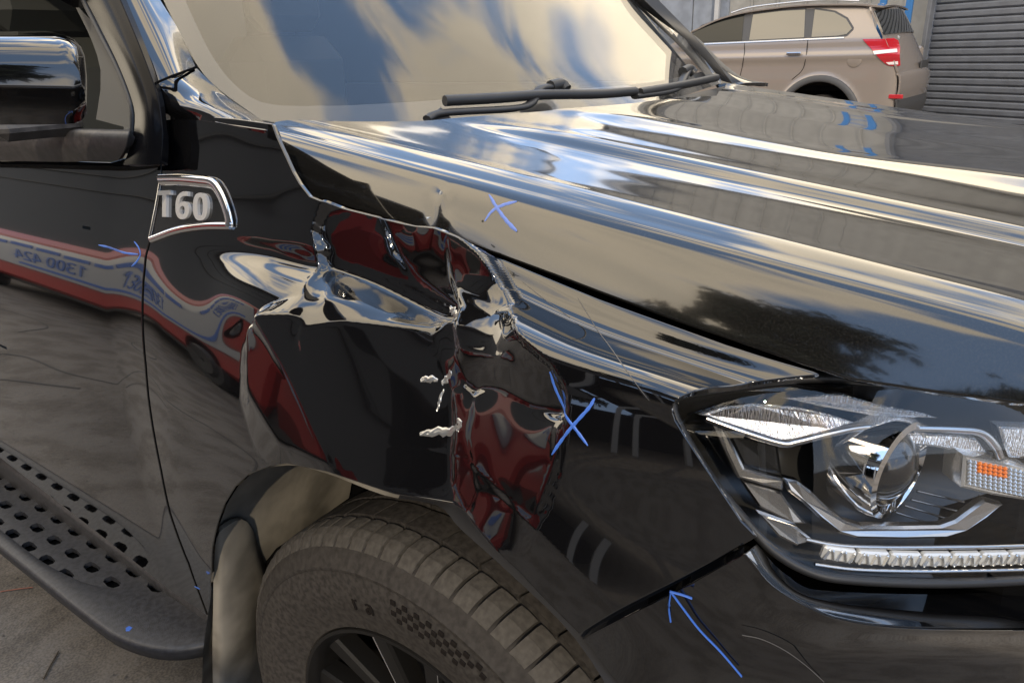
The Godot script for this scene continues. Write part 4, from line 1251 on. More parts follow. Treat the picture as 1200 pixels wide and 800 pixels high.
func cab(t: Node3D) -> void:
	# screen pillar, door frame, glass
	part("screen_pillar", loft([PackedVector3Array([Vector3(-0.5676, 1.455, 0.815), Vector3(-0.5603, 1.441, 0.817), Vector3(-0.4997, 1.381, 0.832), Vector3(-0.4422, 1.325, 0.848)]), PackedVector3Array([Vector3(-0.5582, 1.456, 0.782), Vector3(-0.5468, 1.442, 0.785), Vector3(-0.4863, 1.382, 0.8), Vector3(-0.4383, 1.337, 0.815)]), PackedVector3Array([Vector3(-0.5883, 1.46, 0.735), Vector3(-0.5785, 1.445, 0.737), Vector3(-0.5347, 1.396, 0.74), Vector3(-0.4991, 1.343, 0.745)])], 24, 6, Vector3(0, .5, 1), .008), M.paint, t)
	part("door_frame", loft([PackedVector3Array([Vector3(-0.4989, 1.218, 0.885), Vector3(-0.4796, 1.242, 0.88), Vector3(-0.4727, 1.267, 0.872), Vector3(-0.4796, 1.296, 0.863), Vector3(-0.5186, 1.343, 0.85), Vector3(-0.5747, 1.397, 0.836), Vector3(-0.6301, 1.448, 0.824), Vector3(-0.6411, 1.46, 0.822)]), PackedVector3Array([Vector3(-0.438, 1.222, 0.89), Vector3(-0.4257, 1.253, 0.884), Vector3(-0.4272, 1.28, 0.876), Vector3(-0.4401, 1.31, 0.867), Vector3(-0.4786, 1.356, 0.855), Vector3(-0.5272, 1.401, 0.842), Vector3(-0.5721, 1.444, 0.83), Vector3(-0.5828, 1.456, 0.828)]), PackedVector3Array([Vector3(-0.4028, 1.224, 0.884), Vector3(-0.4014, 1.253, 0.876), Vector3(-0.4058, 1.269, 0.87), Vector3(-0.4204, 1.31, 0.86), Vector3(-0.458, 1.362, 0.848), Vector3(-0.4945, 1.403, 0.837), Vector3(-0.5311, 1.441, 0.826), Vector3(-0.5415, 1.453, 0.824)])], 30, 5, Vector3(0, .2, 1), .012), M.frame_black, t)
	part("window_seal", tube(spline(PackedVector3Array([Vector3(-0.4922, 1.232, 0.878), Vector3(-0.4887, 1.266, 0.866), Vector3(-0.4955, 1.296, 0.857), Vector3(-0.5348, 1.343, 0.844), Vector3(-0.5937, 1.397, 0.83), Vector3(-0.6486, 1.451, 0.818)]), 6), .005, 6), M.dark_plastic, t)
	part("belt_trim", loft([PackedVector3Array([Vector3(-1.152, 1.258, 0.87), Vector3(-0.9279, 1.258, 0.868), Vector3(-0.6768, 1.261, 0.868), Vector3(-0.4929, 1.264, 0.868)]), PackedVector3Array([Vector3(-1.062, 1.259, 0.9), Vector3(-0.8498, 1.259, 0.898), Vector3(-0.6158, 1.262, 0.896), Vector3(-0.4604, 1.264, 0.888)]), PackedVector3Array([Vector3(-1.079, 1.219, 0.905), Vector3(-0.8549, 1.232, 0.903), Vector3(-0.6191, 1.239, 0.9), Vector3(-0.4702, 1.244, 0.892)]), PackedVector3Array([Vector3(-1.15, 1.186, 0.89), Vector3(-0.9025, 1.202, 0.892), Vector3(-0.6535, 1.214, 0.89), Vector3(-0.5088, 1.224, 0.886)])], 24, 4, Vector3(0, .4, 1), .01), M.trim, t)
	part("belt_trim", box(Vector3(-1.9, 1.243, .882), Vector3(1.66, .05, .035), .012), M.trim, t)
	part("door_pillar", loft([PackedVector3Array([Vector3(-1.64, 1.25, .872), Vector3(-1.66, 1.5, .80), Vector3(-1.68, 1.72, .70)]), PackedVector3Array([Vector3(-1.80, 1.25, .872), Vector3(-1.81, 1.5, .80), Vector3(-1.82, 1.72, .70)])], 8, 2, Vector3(0, 0, 1), .03), M.frame_black, t)
	part("roof_rail", tube(spline(PackedVector3Array([PackedVector3Array([Vector3(-0.6553, 1.461, 0.815)])[0], PackedVector3Array([Vector3(-0.7948, 1.552, 0.77)])[0], Vector3(-1.2, 1.72, .70), Vector3(-1.9, 1.755, .68), Vector3(-2.6, 1.72, .67)]), 8), .035, 10), M.paint, t)
	# mirror
	var mr := part("door_mirror", loft([PackedVector3Array([Vector3(-0.38, 1.389, 1.199), Vector3(-0.38, 1.389, 1.103), Vector3(-0.38, 1.388, 1.047), Vector3(-0.38, 1.388, 0.9935), Vector3(-0.38, 1.378, 0.9673), Vector3(-0.38, 1.363, 0.962)]), PackedVector3Array([Vector3(-0.3, 1.381, 1.219), Vector3(-0.3, 1.383, 1.131), Vector3(-0.3, 1.382, 1.079), Vector3(-0.3, 1.382, 1.025), Vector3(-0.3, 1.374, 1.006), Vector3(-0.3, 1.36, 1.002)]), PackedVector3Array([Vector3(-0.238, 1.372, 1.236), Vector3(-0.238, 1.374, 1.153), Vector3(-0.238, 1.374, 1.105), Vector3(-0.238, 1.371, 1.052), Vector3(-0.238, 1.367, 1.04), Vector3(-0.238, 1.358, 1.038)]), PackedVector3Array([Vector3(-0.226, 1.345, 1.247), Vector3(-0.226, 1.34, 1.166), Vector3(-0.226, 1.337, 1.119), Vector3(-0.226, 1.333, 1.065), Vector3(-0.226, 1.332, 1.052), Vector3(-0.226, 1.334, 1.047)]), PackedVector3Array([Vector3(-0.232, 1.34, 1.247), Vector3(-0.232, 1.336, 1.165), Vector3(-0.232, 1.333, 1.118), Vector3(-0.232, 1.33, 1.062), Vector3(-0.232, 1.329, 1.049), Vector3(-0.232, 1.33, 1.043)]), PackedVector3Array([Vector3(-0.25, 1.328, 1.246), Vector3(-0.25, 1.32, 1.164), Vector3(-0.25, 1.315, 1.115), Vector3(-0.25, 1.311, 1.058), Vector3(-0.25, 1.311, 1.043), Vector3(-0.25, 1.314, 1.035)]), PackedVector3Array([Vector3(-0.3, 1.314, 1.239), Vector3(-0.3, 1.302, 1.152), Vector3(-0.3, 1.297, 1.101), Vector3(-0.3, 1.292, 1.038), Vector3(-0.3, 1.294, 1.021), Vector3(-0.3, 1.301, 1.013)])], 26, 5, Vector3(1, .3, 0), .01), M.paint, t)
	part("mirror_end", loft([PackedVector3Array([Vector3(-0.38, 1.363, 0.962), Vector3(-0.38, 1.344, 0.9645), Vector3(-0.38, 1.309, 0.9726)]), PackedVector3Array([Vector3(-0.3, 1.36, 1.002), Vector3(-0.3, 1.335, 1.005), Vector3(-0.3, 1.302, 1.013)]), PackedVector3Array([Vector3(-0.25, 1.358, 1.033), Vector3(-0.25, 1.334, 1.035), Vector3(-0.25, 1.314, 1.035)])], 12, 4, Vector3(.3, 0, -1)), M.paint, mr)
	part("mirror_arm", box(PackedVector3Array([Vector3(-0.6431, 1.269, 0.93)])[0], Vector3(.07, .03, .12), .012), M.trim, mr)
	# windscreen: the glass, its printed border, what lies behind
	part("windscreen", loft([PackedVector3Array([Vector3(-0.7084, 1.514, 0.6754), Vector3(-0.6479, 1.53, 0.466), Vector3(-0.5886, 1.545, 0.1957), Vector3(-0.5382, 1.55, -0.1334), Vector3(-0.5209, 1.544, -0.5837)]), PackedVector3Array([Vector3(-0.6562, 1.459, 0.6876), Vector3(-0.5922, 1.461, 0.5114), Vector3(-0.5224, 1.466, 0.2619), Vector3(-0.4653, 1.476, -0.0946), Vector3(-0.4702, 1.492, -0.6413)]), PackedVector3Array([Vector3(-0.5381, 1.336, 0.7114), Vector3(-0.4604, 1.328, 0.5304), Vector3(-0.3894, 1.328, 0.3024), Vector3(-0.3252, 1.33, -0.0153), Vector3(-0.3273, 1.349, -0.707)]), PackedVector3Array([Vector3(-0.4499, 1.263, 0.6813), Vector3(-0.3802, 1.234, 0.5784), Vector3(-0.3056, 1.218, 0.4103), Vector3(-0.2406, 1.22, 0.1515), Vector3(-0.1976, 1.226, -0.1729), Vector3(-0.2272, 1.252, -0.7127)])], 30, 6, Vector3(1, 1, 0)), M.screen, t)
	part("windscreen_inner_face", loft([PackedVector3Array([Vector3(-0.7081, 1.507, 0.6713), Vector3(-0.6498, 1.523, 0.4657), Vector3(-0.5911, 1.539, 0.1939), Vector3(-0.5399, 1.543, -0.1353), Vector3(-0.5184, 1.534, -0.56)]), PackedVector3Array([Vector3(-0.664, 1.46, 0.683), Vector3(-0.5998, 1.462, 0.5054), Vector3(-0.5302, 1.467, 0.2537), Vector3(-0.4738, 1.476, -0.107), Vector3(-0.483, 1.494, -0.6664)]), PackedVector3Array([Vector3(-0.5451, 1.336, 0.7069), Vector3(-0.4672, 1.328, 0.5246), Vector3(-0.3961, 1.328, 0.2947), Vector3(-0.3323, 1.33, -0.0266), Vector3(-0.3392, 1.349, -0.7349)]), PackedVector3Array([Vector3(-0.4564, 1.263, 0.6766), Vector3(-0.3864, 1.234, 0.5729), Vector3(-0.3115, 1.217, 0.4035), Vector3(-0.2466, 1.219, 0.1422), Vector3(-0.2043, 1.225, -0.1864), Vector3(-0.2379, 1.25, -0.7409)])], 30, 6, Vector3(1, 1, 0)), M.screen, t)
	part("printed_border", loft([PackedVector3Array([Vector3(-0.6954, 1.488, 0.6738), Vector3(-0.6692, 1.46, 0.6799), Vector3(-0.5498, 1.336, 0.7039), Vector3(-0.4977, 1.29, 0.6925), Vector3(-0.4599, 1.261, 0.6744), Vector3(-0.4311, 1.247, 0.6394)]), PackedVector3Array([Vector3(-0.6814, 1.489, 0.6362), Vector3(-0.6515, 1.455, 0.6491), Vector3(-0.5577, 1.355, 0.6733), Vector3(-0.4942, 1.298, 0.6651), Vector3(-0.4607, 1.28, 0.6274), Vector3(-0.4321, 1.276, 0.5631)])], 24, 2, Vector3(1, 1, 0)), M.frit, t)
	part("printed_border", loft([PackedVector3Array([Vector3(-0.4369, 1.248, 0.6515), Vector3(-0.3905, 1.233, 0.5693), Vector3(-0.3155, 1.216, 0.399), Vector3(-0.2506, 1.218, 0.136), Vector3(-0.2087, 1.224, -0.1955), Vector3(-0.2452, 1.25, -0.7602)]), PackedVector3Array([Vector3(-0.4607, 1.28, 0.6274), Vector3(-0.4206, 1.274, 0.5361), Vector3(-0.3573, 1.272, 0.3451), Vector3(-0.2939, 1.272, 0.0681), Vector3(-0.2509, 1.271, -0.2776), Vector3(-0.2667, 1.282, -0.6329)])], 24, 2, Vector3(1, 1, 0)), M.frit, t)
	part("printed_border", loft([PackedVector3Array([Vector3(-0.2452, 1.25, -0.7602), Vector3(-0.3474, 1.349, -0.754), Vector3(-0.4917, 1.495, -0.6835), Vector3(-0.5293, 1.529, -0.7014)]), PackedVector3Array([Vector3(-0.253, 1.269, -0.6375), Vector3(-0.3464, 1.359, -0.6331), Vector3(-0.4779, 1.49, -0.565), Vector3(-0.5126, 1.522, -0.579)])], 12, 2, Vector3(1, 1, 0)), M.frit, t)
	part("far_pillar", loft([PackedVector3Array([Vector3(-0.2109, 1.259, -0.6435), Vector3(-0.3045, 1.349, -0.6536), Vector3(-0.4455, 1.488, -0.5928), Vector3(-0.499, 1.539, -0.6023)]), PackedVector3Array([Vector3(-0.1742, 1.252, -0.624), Vector3(-0.2726, 1.343, -0.6614), Vector3(-0.4203, 1.488, -0.6252), Vector3(-0.4744, 1.539, -0.6361)])], 14, 2, Vector3(1, 1, 0), .03), M.dark_plastic, t)
	part("far_wing", loft([PackedVector3Array([Vector3(-0.2302, 1.225, -0.7), Vector3(-0.1925, 1.246, -0.74), Vector3(-0.1622, 1.247, -0.8), Vector3(-0.1481, 1.243, -0.84)]), PackedVector3Array([Vector3(-0.2946, 1.311, -0.72), Vector3(-0.2689, 1.296, -0.76), Vector3(-0.2388, 1.27, -0.82), Vector3(-0.2054, 1.247, -0.86)]), PackedVector3Array([Vector3(-0.3752, 1.391, -0.74), Vector3(-0.3605, 1.381, -0.78), Vector3(-0.3466, 1.352, -0.84), Vector3(-0.2937, 1.283, -0.88)])], 12, 4, Vector3(0, 1, 1), .01), M.paint, t)
	part("roof", loft([PackedVector3Array([Vector3(-0.7355, 1.517, 0.6597), Vector3(-0.675, 1.534, 0.4448), Vector3(-0.6167, 1.55, 0.1662), Vector3(-0.5695, 1.556, -0.1769), Vector3(-0.5644, 1.552, -0.6626)]), PackedVector3Array([Vector3(-1.35, 1.79, .62), Vector3(-1.35, 1.84, .3), Vector3(-1.35, 1.84, -.3), Vector3(-1.35, 1.79, -.62)]), PackedVector3Array([Vector3(-2.6, 1.78, .62), Vector3(-2.6, 1.82, .3), Vector3(-2.6, 1.82, -.3), Vector3(-2.6, 1.78, -.62)])], 12, 4, Vector3.UP, .02), M.paint, t)
	# scuttle and wipers
	part("scuttle", loft([PackedVector3Array([Vector3(-0.4315, 1.254, 0.6742), Vector3(-0.3797, 1.24, 0.578), Vector3(-0.3074, 1.226, 0.4074), Vector3(-0.2411, 1.226, 0.1507), Vector3(-0.1975, 1.232, -0.1722), Vector3(-0.2154, 1.244, -0.7356)]), PackedVector3Array([Vector3(-0.4136, 1.245, 0.6702), Vector3(-0.3365, 1.235, 0.6177), Vector3(-0.254, 1.231, 0.4688), Vector3(-0.1762, 1.23, 0.251), Vector3(-0.1377, 1.229, -0.051), Vector3(-0.1795, 1.214, -0.5958)])], 24, 2, Vector3.UP), M.dark_plastic, t)
	for q in [[PackedVector3Array([Vector3(-0.3086, 1.274, 0.399), Vector3(-0.2769, 1.272, 0.2953), Vector3(-0.2458, 1.271, 0.1728), Vector3(-0.2121, 1.264, 0.0343), Vector3(-0.1909, 1.262, -0.0947)]), PackedVector3Array([Vector3(-0.3058, 1.248, 0.4514), Vector3(-0.3006, 1.255, 0.4124), Vector3(-0.2575, 1.252, 0.2699), Vector3(-0.2506, 1.258, 0.2185), Vector3(-0.2626, 1.28, 0.1712), Vector3(-0.2597, 1.284, 0.1362)]), PackedVector3Array([Vector3(-0.2597, 1.284, 0.1362), Vector3(-0.2547, 1.286, 0.1034), Vector3(-0.2441, 1.276, 0.1012)])], [PackedVector3Array([Vector3(-0.1868, 1.259, -0.107), Vector3(-0.1789, 1.262, -0.2186), Vector3(-0.1757, 1.266, -0.3644), Vector3(-0.1816, 1.271, -0.5307)]), PackedVector3Array([Vector3(-0.1888, 1.252, -0.0872), Vector3(-0.1772, 1.253, -0.2158), Vector3(-0.1798, 1.26, -0.2904), Vector3(-0.1977, 1.28, -0.3625), Vector3(-0.2095, 1.292, -0.4084)]), PackedVector3Array([Vector3(-0.2091, 1.291, -0.3769), Vector3(-0.213, 1.296, -0.4263), Vector3(-0.2021, 1.285, -0.434)])]]:
		var wp := part("wiper", tube(spline(q[1], 6), .0105, 8, .6), M.dark_plastic, t)
		part("blade", tube(spline(q[0], 5), .0095, 8), M.dark_plastic, wp)
		part("arm_hook", tube(spline(q[2], 4), .012, 8), M.dark_plastic, wp)
	part("wiper_cap", slab(PackedVector3Array([Vector3(-0.3072, 1.246, 0.4545), Vector3(-0.3123, 1.266, 0.4046), Vector3(-0.2908, 1.246, 0.4019)]), Vector3(0, -.02, 0), .003), M.trim, t)
	# cabin
	part("dashboard", loft([PackedVector3Array([Vector3(-0.5042, 1.253, 0.7292), Vector3(-0.3859, 1.211, 0.5387), Vector3(-0.2695, 1.194, 0.1995), Vector3(-0.2645, 1.241, -0.7459)]), PackedVector3Array([Vector3(-.62, 1.19, .68), Vector3(-.55, 1.20, .3), Vector3(-.55, 1.20, -.3), Vector3(-.62, 1.19, -.68)]), PackedVector3Array([Vector3(-.98, 1.14, .72), Vector3(-.95, 1.16, .3), Vector3(-.95, 1.15, -.3), Vector3(-.98, 1.14, -.72)]), PackedVector3Array([Vector3(-1.0, .8, .72), Vector3(-1.0, .8, .3), Vector3(-1.0, .8, -.3), Vector3(-1.0, .8, -.72)])], 16, 4, Vector3.UP), M.dash, t)
	var wheel := MB.new()
	var circ := PackedVector3Array()
	for k in 33:
		var a := TAU * k / 32
		circ.append(Vector3(-1.12, 1.12, .36) + Vector3(-.30, .95, 0).normalized() * sin(a) * .19 + Vector3(0, 0, 1) * cos(a) * .19)
	tube_in(wheel, circ, .016, .016, 8)
	part("steering_wheel", wheel.mesh(), M.headliner, t)
	part("cabin_floor", box(Vector3(-1.6, .55, 0), Vector3(1.9, .1, 1.6), .01), M.cabin, t)
	part("far_door", box(Vector3(-1.5, .8, -.88), Vector3(1.9, .95, .06), .02), M.cabin, t)
	part("roof_lining", box(Vector3(-1.75, 1.76, 0), Vector3(1.6, .03, 1.3), .01), M.headliner, t)
	part("far_side_window", slab(PackedVector3Array([Vector3(-.33, 1.25, -.77), Vector3(-.84, 1.78, -.77), Vector3(-2.66, 1.78, -.77), Vector3(-2.66, 1.25, -.77)]), Vector3(0, 0, -.01), .002), M.far_glass, t)
	part("rear_wall", box(Vector3(-2.5, 1.2, 0), Vector3(.08, 1.5, 1.6), .02), M.cabin, t)
	for z in [.40, -.40]:
		var seat := part("seat", box(Vector3(-1.75, 1.05, z), Vector3(.22, .75, .5), .08), M.seat, t)
		part("headrest", box(Vector3(-1.72, 1.54, z), Vector3(.13, .20, .30), .05), M.seat, seat)
	part("pillar_lining", loft([PackedVector3Array([Vector3(-0.726, 1.267, 0.8), Vector3(-0.6784, 1.333, 0.8), Vector3(-0.7219, 1.385, 0.78), Vector3(-0.8195, 1.454, 0.75)]), PackedVector3Array([Vector3(-0.589, 1.259, 0.82), Vector3(-0.5682, 1.297, 0.82), Vector3(-0.6013, 1.345, 0.81), Vector3(-0.6597, 1.407, 0.8)])], 10, 3, Vector3(0, 0, 1)), M.headliner, t)

func lamp(t: Node3D) -> void:
	var l := part("headlamp", loft([PackedVector3Array([Vector3(0.3209, 1.015, 0.807), Vector3(0.3266, 1.027, 0.8011), Vector3(0.3826, 1.042, 0.7698), Vector3(0.4364, 1.046, 0.7352), Vector3(0.4893, 1.04, 0.692), Vector3(0.5431, 1.026, 0.6391), Vector3(0.607, 1.004, 0.5721), Vector3(0.6552, 0.9717, 0.5169)]), PackedVector3Array([Vector3(0.3079, 0.9672, 0.7512), Vector3(0.3493, 0.961, 0.7339), Vector3(0.404, 0.9533, 0.7043), Vector3(0.4635, 0.9394, 0.6586), Vector3(0.537, 0.9207, 0.5837), Vector3(0.6243, 0.8853, 0.4781), Vector3(0.681, 0.8375, 0.3821)]), PackedVector3Array([Vector3(0.3247, 0.9683, 0.7764), Vector3(0.3536, 0.9309, 0.7748), Vector3(0.386, 0.8957, 0.7689), Vector3(0.4175, 0.8633, 0.7612), Vector3(0.454, 0.8402, 0.7443), Vector3(0.491, 0.8286, 0.7171), Vector3(0.5633, 0.8096, 0.6472), Vector3(0.6463, 0.788, 0.553), Vector3(0.696, 0.7671, 0.4759)])], 40, 6, Vector3(1, 0, 1)), M.bezel, t, "clear headlamp with projector, amber indicator and a strip of daytime lights")
	part("rubber_seal", tube(spline(PackedVector3Array([Vector3(0.6517, 0.9905, 0.5579), Vector3(0.6059, 1.019, 0.605), Vector3(0.5444, 1.04, 0.6683), Vector3(0.4925, 1.052, 0.7176), Vector3(0.4409, 1.059, 0.7572), Vector3(0.3886, 1.054, 0.79), Vector3(0.3343, 1.04, 0.8201), Vector3(0.3275, 1.027, 0.8267), Vector3(0.3456, 0.9968, 0.8284), Vector3(0.3724, 0.9617, 0.8272), Vector3(0.4025, 0.9286, 0.8223), Vector3(0.4316, 0.8991, 0.8156), Vector3(0.4655, 0.8788, 0.8013), Vector3(0.4998, 0.8702, 0.7791), Vector3(0.5661, 0.8566, 0.7207), Vector3(0.6411, 0.8405, 0.6409), Vector3(0.6838, 0.8325, 0.5894)]), 5), .005, 8), M.dark_plastic, l)
	part("brow_reflector", slab(PackedVector3Array([Vector3(0.3496, 1.016, 0.8057), Vector3(0.3677, 1.025, 0.7943), Vector3(0.3915, 1.029, 0.7804), Vector3(0.4261, 1.026, 0.761), Vector3(0.4519, 1.019, 0.7459), Vector3(0.4734, 1.01, 0.7318), Vector3(0.4565, 1.004, 0.7478), Vector3(0.4294, 0.9952, 0.7692), Vector3(0.418, 0.9943, 0.7764), Vector3(0.3837, 1.004, 0.7924)]), Vector3(-.012, -.006, -.012), .002), M.brushed, l)
	part("brow_reflector", slab(PackedVector3Array([Vector3(0.4163, 1.038, 0.7724), Vector3(0.4584, 1.042, 0.743), Vector3(0.4891, 1.029, 0.7215), Vector3(0.5258, 1.016, 0.6895), Vector3(0.5364, 1.01, 0.6806), Vector3(0.491, 1.018, 0.7238), Vector3(0.4476, 1.03, 0.7552)]), Vector3(-.01, -.005, -.01), .002), M.brushed, l)
	var strip := func(p: PackedVector3Array, rad: float, m: Material, called: String, squash: float) -> void:
		part(called, tube(spline(p, 5), rad, 8, squash), m, l)
	part("bezel_frame", slab(PackedVector3Array([Vector3(0.3577, 1.006, 0.7983), Vector3(0.3657, 1.006, 0.7945), Vector3(0.379, 0.986, 0.7939), Vector3(0.3918, 0.9644, 0.7939), Vector3(0.4089, 0.9593, 0.7861), Vector3(0.4256, 0.9549, 0.7778), Vector3(0.4267, 0.9442, 0.7806), Vector3(0.4084, 0.9494, 0.7896), Vector3(0.3877, 0.9551, 0.7991), Vector3(0.3727, 0.9807, 0.7989)]), Vector3(-.006, 0, -.006), .0022), M.satin, l)
	strip.call(PackedVector3Array([Vector3(0.3536, 1.013, 0.8045), Vector3(0.384, 1.003, 0.7927), Vector3(0.4183, 0.9926, 0.7768), Vector3(0.4316, 0.9944, 0.7681), Vector3(0.4568, 1.002, 0.7482), Vector3(0.48, 1.006, 0.7278), Vector3(0.5112, 1.001, 0.6994), Vector3(0.551, 0.9927, 0.6595), Vector3(0.5717, 0.9854, 0.6384), Vector3(0.585, 0.9707, 0.6291), Vector3(0.5914, 0.9581, 0.627)]), .0042, M.satin, "bezel_strip", 1.0)
	part("bezel_frame", slab(PackedVector3Array([Vector3(0.4258, 0.9575, 0.7791), Vector3(0.4379, 0.9544, 0.7726), Vector3(0.4504, 0.9446, 0.7676), Vector3(0.4667, 0.9278, 0.7617), Vector3(0.4822, 0.9147, 0.7542), Vector3(0.4964, 0.9084, 0.7443), Vector3(0.5282, 0.9037, 0.7153), Vector3(0.5576, 0.8986, 0.6857), Vector3(0.5682, 0.9011, 0.6726), Vector3(0.5876, 0.9168, 0.6432), Vector3(0.6049, 0.9071, 0.6271), Vector3(0.5935, 0.8967, 0.645), Vector3(0.5794, 0.8872, 0.6657), Vector3(0.5641, 0.8851, 0.6842), Vector3(0.5305, 0.8912, 0.718), Vector3(0.4938, 0.8974, 0.7507), Vector3(0.4789, 0.9035, 0.7609), Vector3(0.4617, 0.9182, 0.7687), Vector3(0.4455, 0.934, 0.7745), Vector3(0.4321, 0.9446, 0.7795)]), Vector3(-.006, 0, -.006), .0025), M.satin, l)
	part("inner_plate", slab(PackedVector3Array([Vector3(0.388, 0.9494, 0.7917), Vector3(0.4239, 0.9382, 0.7749), Vector3(0.433, 0.9259, 0.7733), Vector3(0.4492, 0.9076, 0.7688), Vector3(0.4389, 0.9076, 0.7757), Vector3(0.4081, 0.9235, 0.7889)]), Vector3(-.01, 0, -.01), .002), M.satin, l)
	part("inner_plate", slab(PackedVector3Array([Vector3(0.4124, 0.9247, 0.8021), Vector3(0.4456, 0.9125, 0.7863), Vector3(0.4614, 0.8993, 0.7803), Vector3(0.4487, 0.8944, 0.7904), Vector3(0.4313, 0.9039, 0.798)]), Vector3(-.006, 0, -.006), .002), M.satin, l)
	part("side_chamber", slab(PackedVector3Array([Vector3(0.3701, 0.9969, 0.7906), Vector3(0.4141, 0.987, 0.7695), Vector3(0.4225, 0.9577, 0.774), Vector3(0.389, 0.9647, 0.7908)]), Vector3(-.012, 0, -.012), .003), M.gloss_black, l)
	part("upper_tray", slab(PackedVector3Array([Vector3(0.5078, 0.9906, 0.6928), Vector3(0.5513, 0.9821, 0.6483), Vector3(0.5699, 0.9743, 0.63), Vector3(0.5807, 0.959, 0.6238), Vector3(0.5614, 0.9632, 0.6447), Vector3(0.5402, 0.9722, 0.6653), Vector3(0.5129, 0.9803, 0.6916)]), Vector3(-.008, 0, -.008), .002), M.brushed, l)
	part("outer_reflector", slab(PackedVector3Array([Vector3(0.5856, 0.9824, 0.6079), Vector3(0.6163, 0.9739, 0.5738), Vector3(0.6225, 0.9429, 0.5801), Vector3(0.6006, 0.9498, 0.6041), Vector3(0.5931, 0.9645, 0.6068)]), Vector3(-.01, 0, -.01), .002), M.brushed, l)
	# projector: ring and ball, looking forward
	var c := PackedVector3Array([Vector3(0.503, 0.9594, 0.7045)])
	var fwd := Vector3(.95, -.03, .30).normalized()
	var ax := Basis(fwd.cross(Vector3.UP).normalized(), Vector3.UP, -fwd).orthonormalized()
	var fr := Basis(ax.x, ax.x.cross(fwd) * -1.0, fwd)
	var ring := part("projector_ring", lathe(PackedVector2Array([Vector2(.040, -.02), Vector2(.041, .008), Vector2(.045, .015), Vector2(.051, .013), Vector2(.055, .002), Vector2(.055, -.03)]), Vector3.ZERO, 40), M.chrome, l)
	ring.transform = Transform3D(Basis(fr.x, fr.y, fr.z), c[0])
	var ball := SphereMesh.new()
	ball.radius = .042
	ball.height = .084
	ball.radial_segments = 32
	ball.rings = 16
	var bl := part("projector_lens", ball, M.gloss_black, l)
	bl.position = c[0] - fwd * .016
	# amber indicator with a prismatic cover
	var ind := part("indicator", slab(PackedVector3Array([Vector3(0.5633, 0.9715, 0.6666), Vector3(0.5894, 0.9596, 0.6411), Vector3(0.6237, 0.9431, 0.6073), Vector3(0.6298, 0.9126, 0.6134), Vector3(0.5936, 0.9277, 0.65), Vector3(0.5672, 0.9407, 0.6752)]), Vector3(-.02, 0, -.02), .002), M.prism, l)
	var cu := PackedVector3Array([Vector3(0.5661, 0.9682, 0.6678), Vector3(0.6203, 0.9444, 0.6141), Vector3(0.6256, 0.9175, 0.6195), Vector3(0.5701, 0.9438, 0.6736)])
	for i in 13:
		for j in 7:
			var p0: Vector3 = cu[0].lerp(cu[1], (i + .5) / 13).lerp(cu[3].lerp(cu[2], (i + .5) / 13), (j + .5) / 7)
			var am := i >= 2 and i < 8 and j < 3
			part("prism", box(p0, Vector3(.0052, .0048, .005), .0022, Basis(Vector3.UP, .75)), M.amber if am else M.prism, ind)
	# daytime running strip: clear blocks in a tray
	var a := PackedVector3Array([Vector3(0.469, 0.8952, 0.7861), Vector3(0.495, 0.8891, 0.7685), Vector3(0.5348, 0.8814, 0.7347), Vector3(0.5748, 0.8731, 0.6952), Vector3(0.6299, 0.8607, 0.6361), Vector3(0.6805, 0.848, 0.5759)])
	strip.call(PackedVector3Array([Vector3(0.4558, 0.9059, 0.7915), Vector3(0.4766, 0.9007, 0.7787), Vector3(0.5066, 0.8959, 0.7559), Vector3(0.5728, 0.8839, 0.6929), Vector3(0.6348, 0.87, 0.6261), Vector3(0.6784, 0.8585, 0.5738)]), .0022, M.satin, "bezel_strip", 1.0)
	strip.call(PackedVector3Array([Vector3(0.4669, 0.8835, 0.794), Vector3(0.4975, 0.8773, 0.7732), Vector3(0.5373, 0.8704, 0.7394), Vector3(0.5772, 0.862, 0.7001), Vector3(0.6394, 0.8475, 0.6336), Vector3(0.6827, 0.8375, 0.5815)]), .0022, M.satin, "bezel_strip", 1.0)
	var path := resample(a, 10)
	for k in 9:
		var d := path[k + 1] - path[k]
		var bx := d.normalized()
		var up := Vector3.UP - bx * bx.y
		var fr2 := Basis(bx, up.normalized(), bx.cross(up).normalized())
		var cell := part("daytime_light", box(path[k] + d * .5, Vector3(d.length() * .95, .015, .008), .002, fr2), M.drl, l)
		for e in 5:
			var q := (e - 2) / 5.0
			part("ridge", box(path[k] + d * (.5 + q * .9) + fr2.z * .0045 * signf(fr2.z.z), Vector3(d.length() * .10, .0135, .004), .0015, fr2 * Basis(Vector3.BACK, .35 if e % 2 else -.2)), M.prism, cell)
	for q in [PackedVector3Array([Vector3(0.5264, 0.9126, 0.6757), Vector3(0.5799, 0.8856, 0.6256)]), PackedVector3Array([Vector3(0.522, 0.9077, 0.6825), Vector3(0.5707, 0.8802, 0.6388)]), PackedVector3Array([Vector3(0.5296, 0.9203, 0.6689), Vector3(0.5702, 0.9005, 0.6306)]), PackedVector3Array([Vector3(0.5163, 0.9021, 0.6908), Vector3(0.5575, 0.8784, 0.6551)])]:
		part("moulded_rib", tube(q, .0012, 5), M.satin, l)
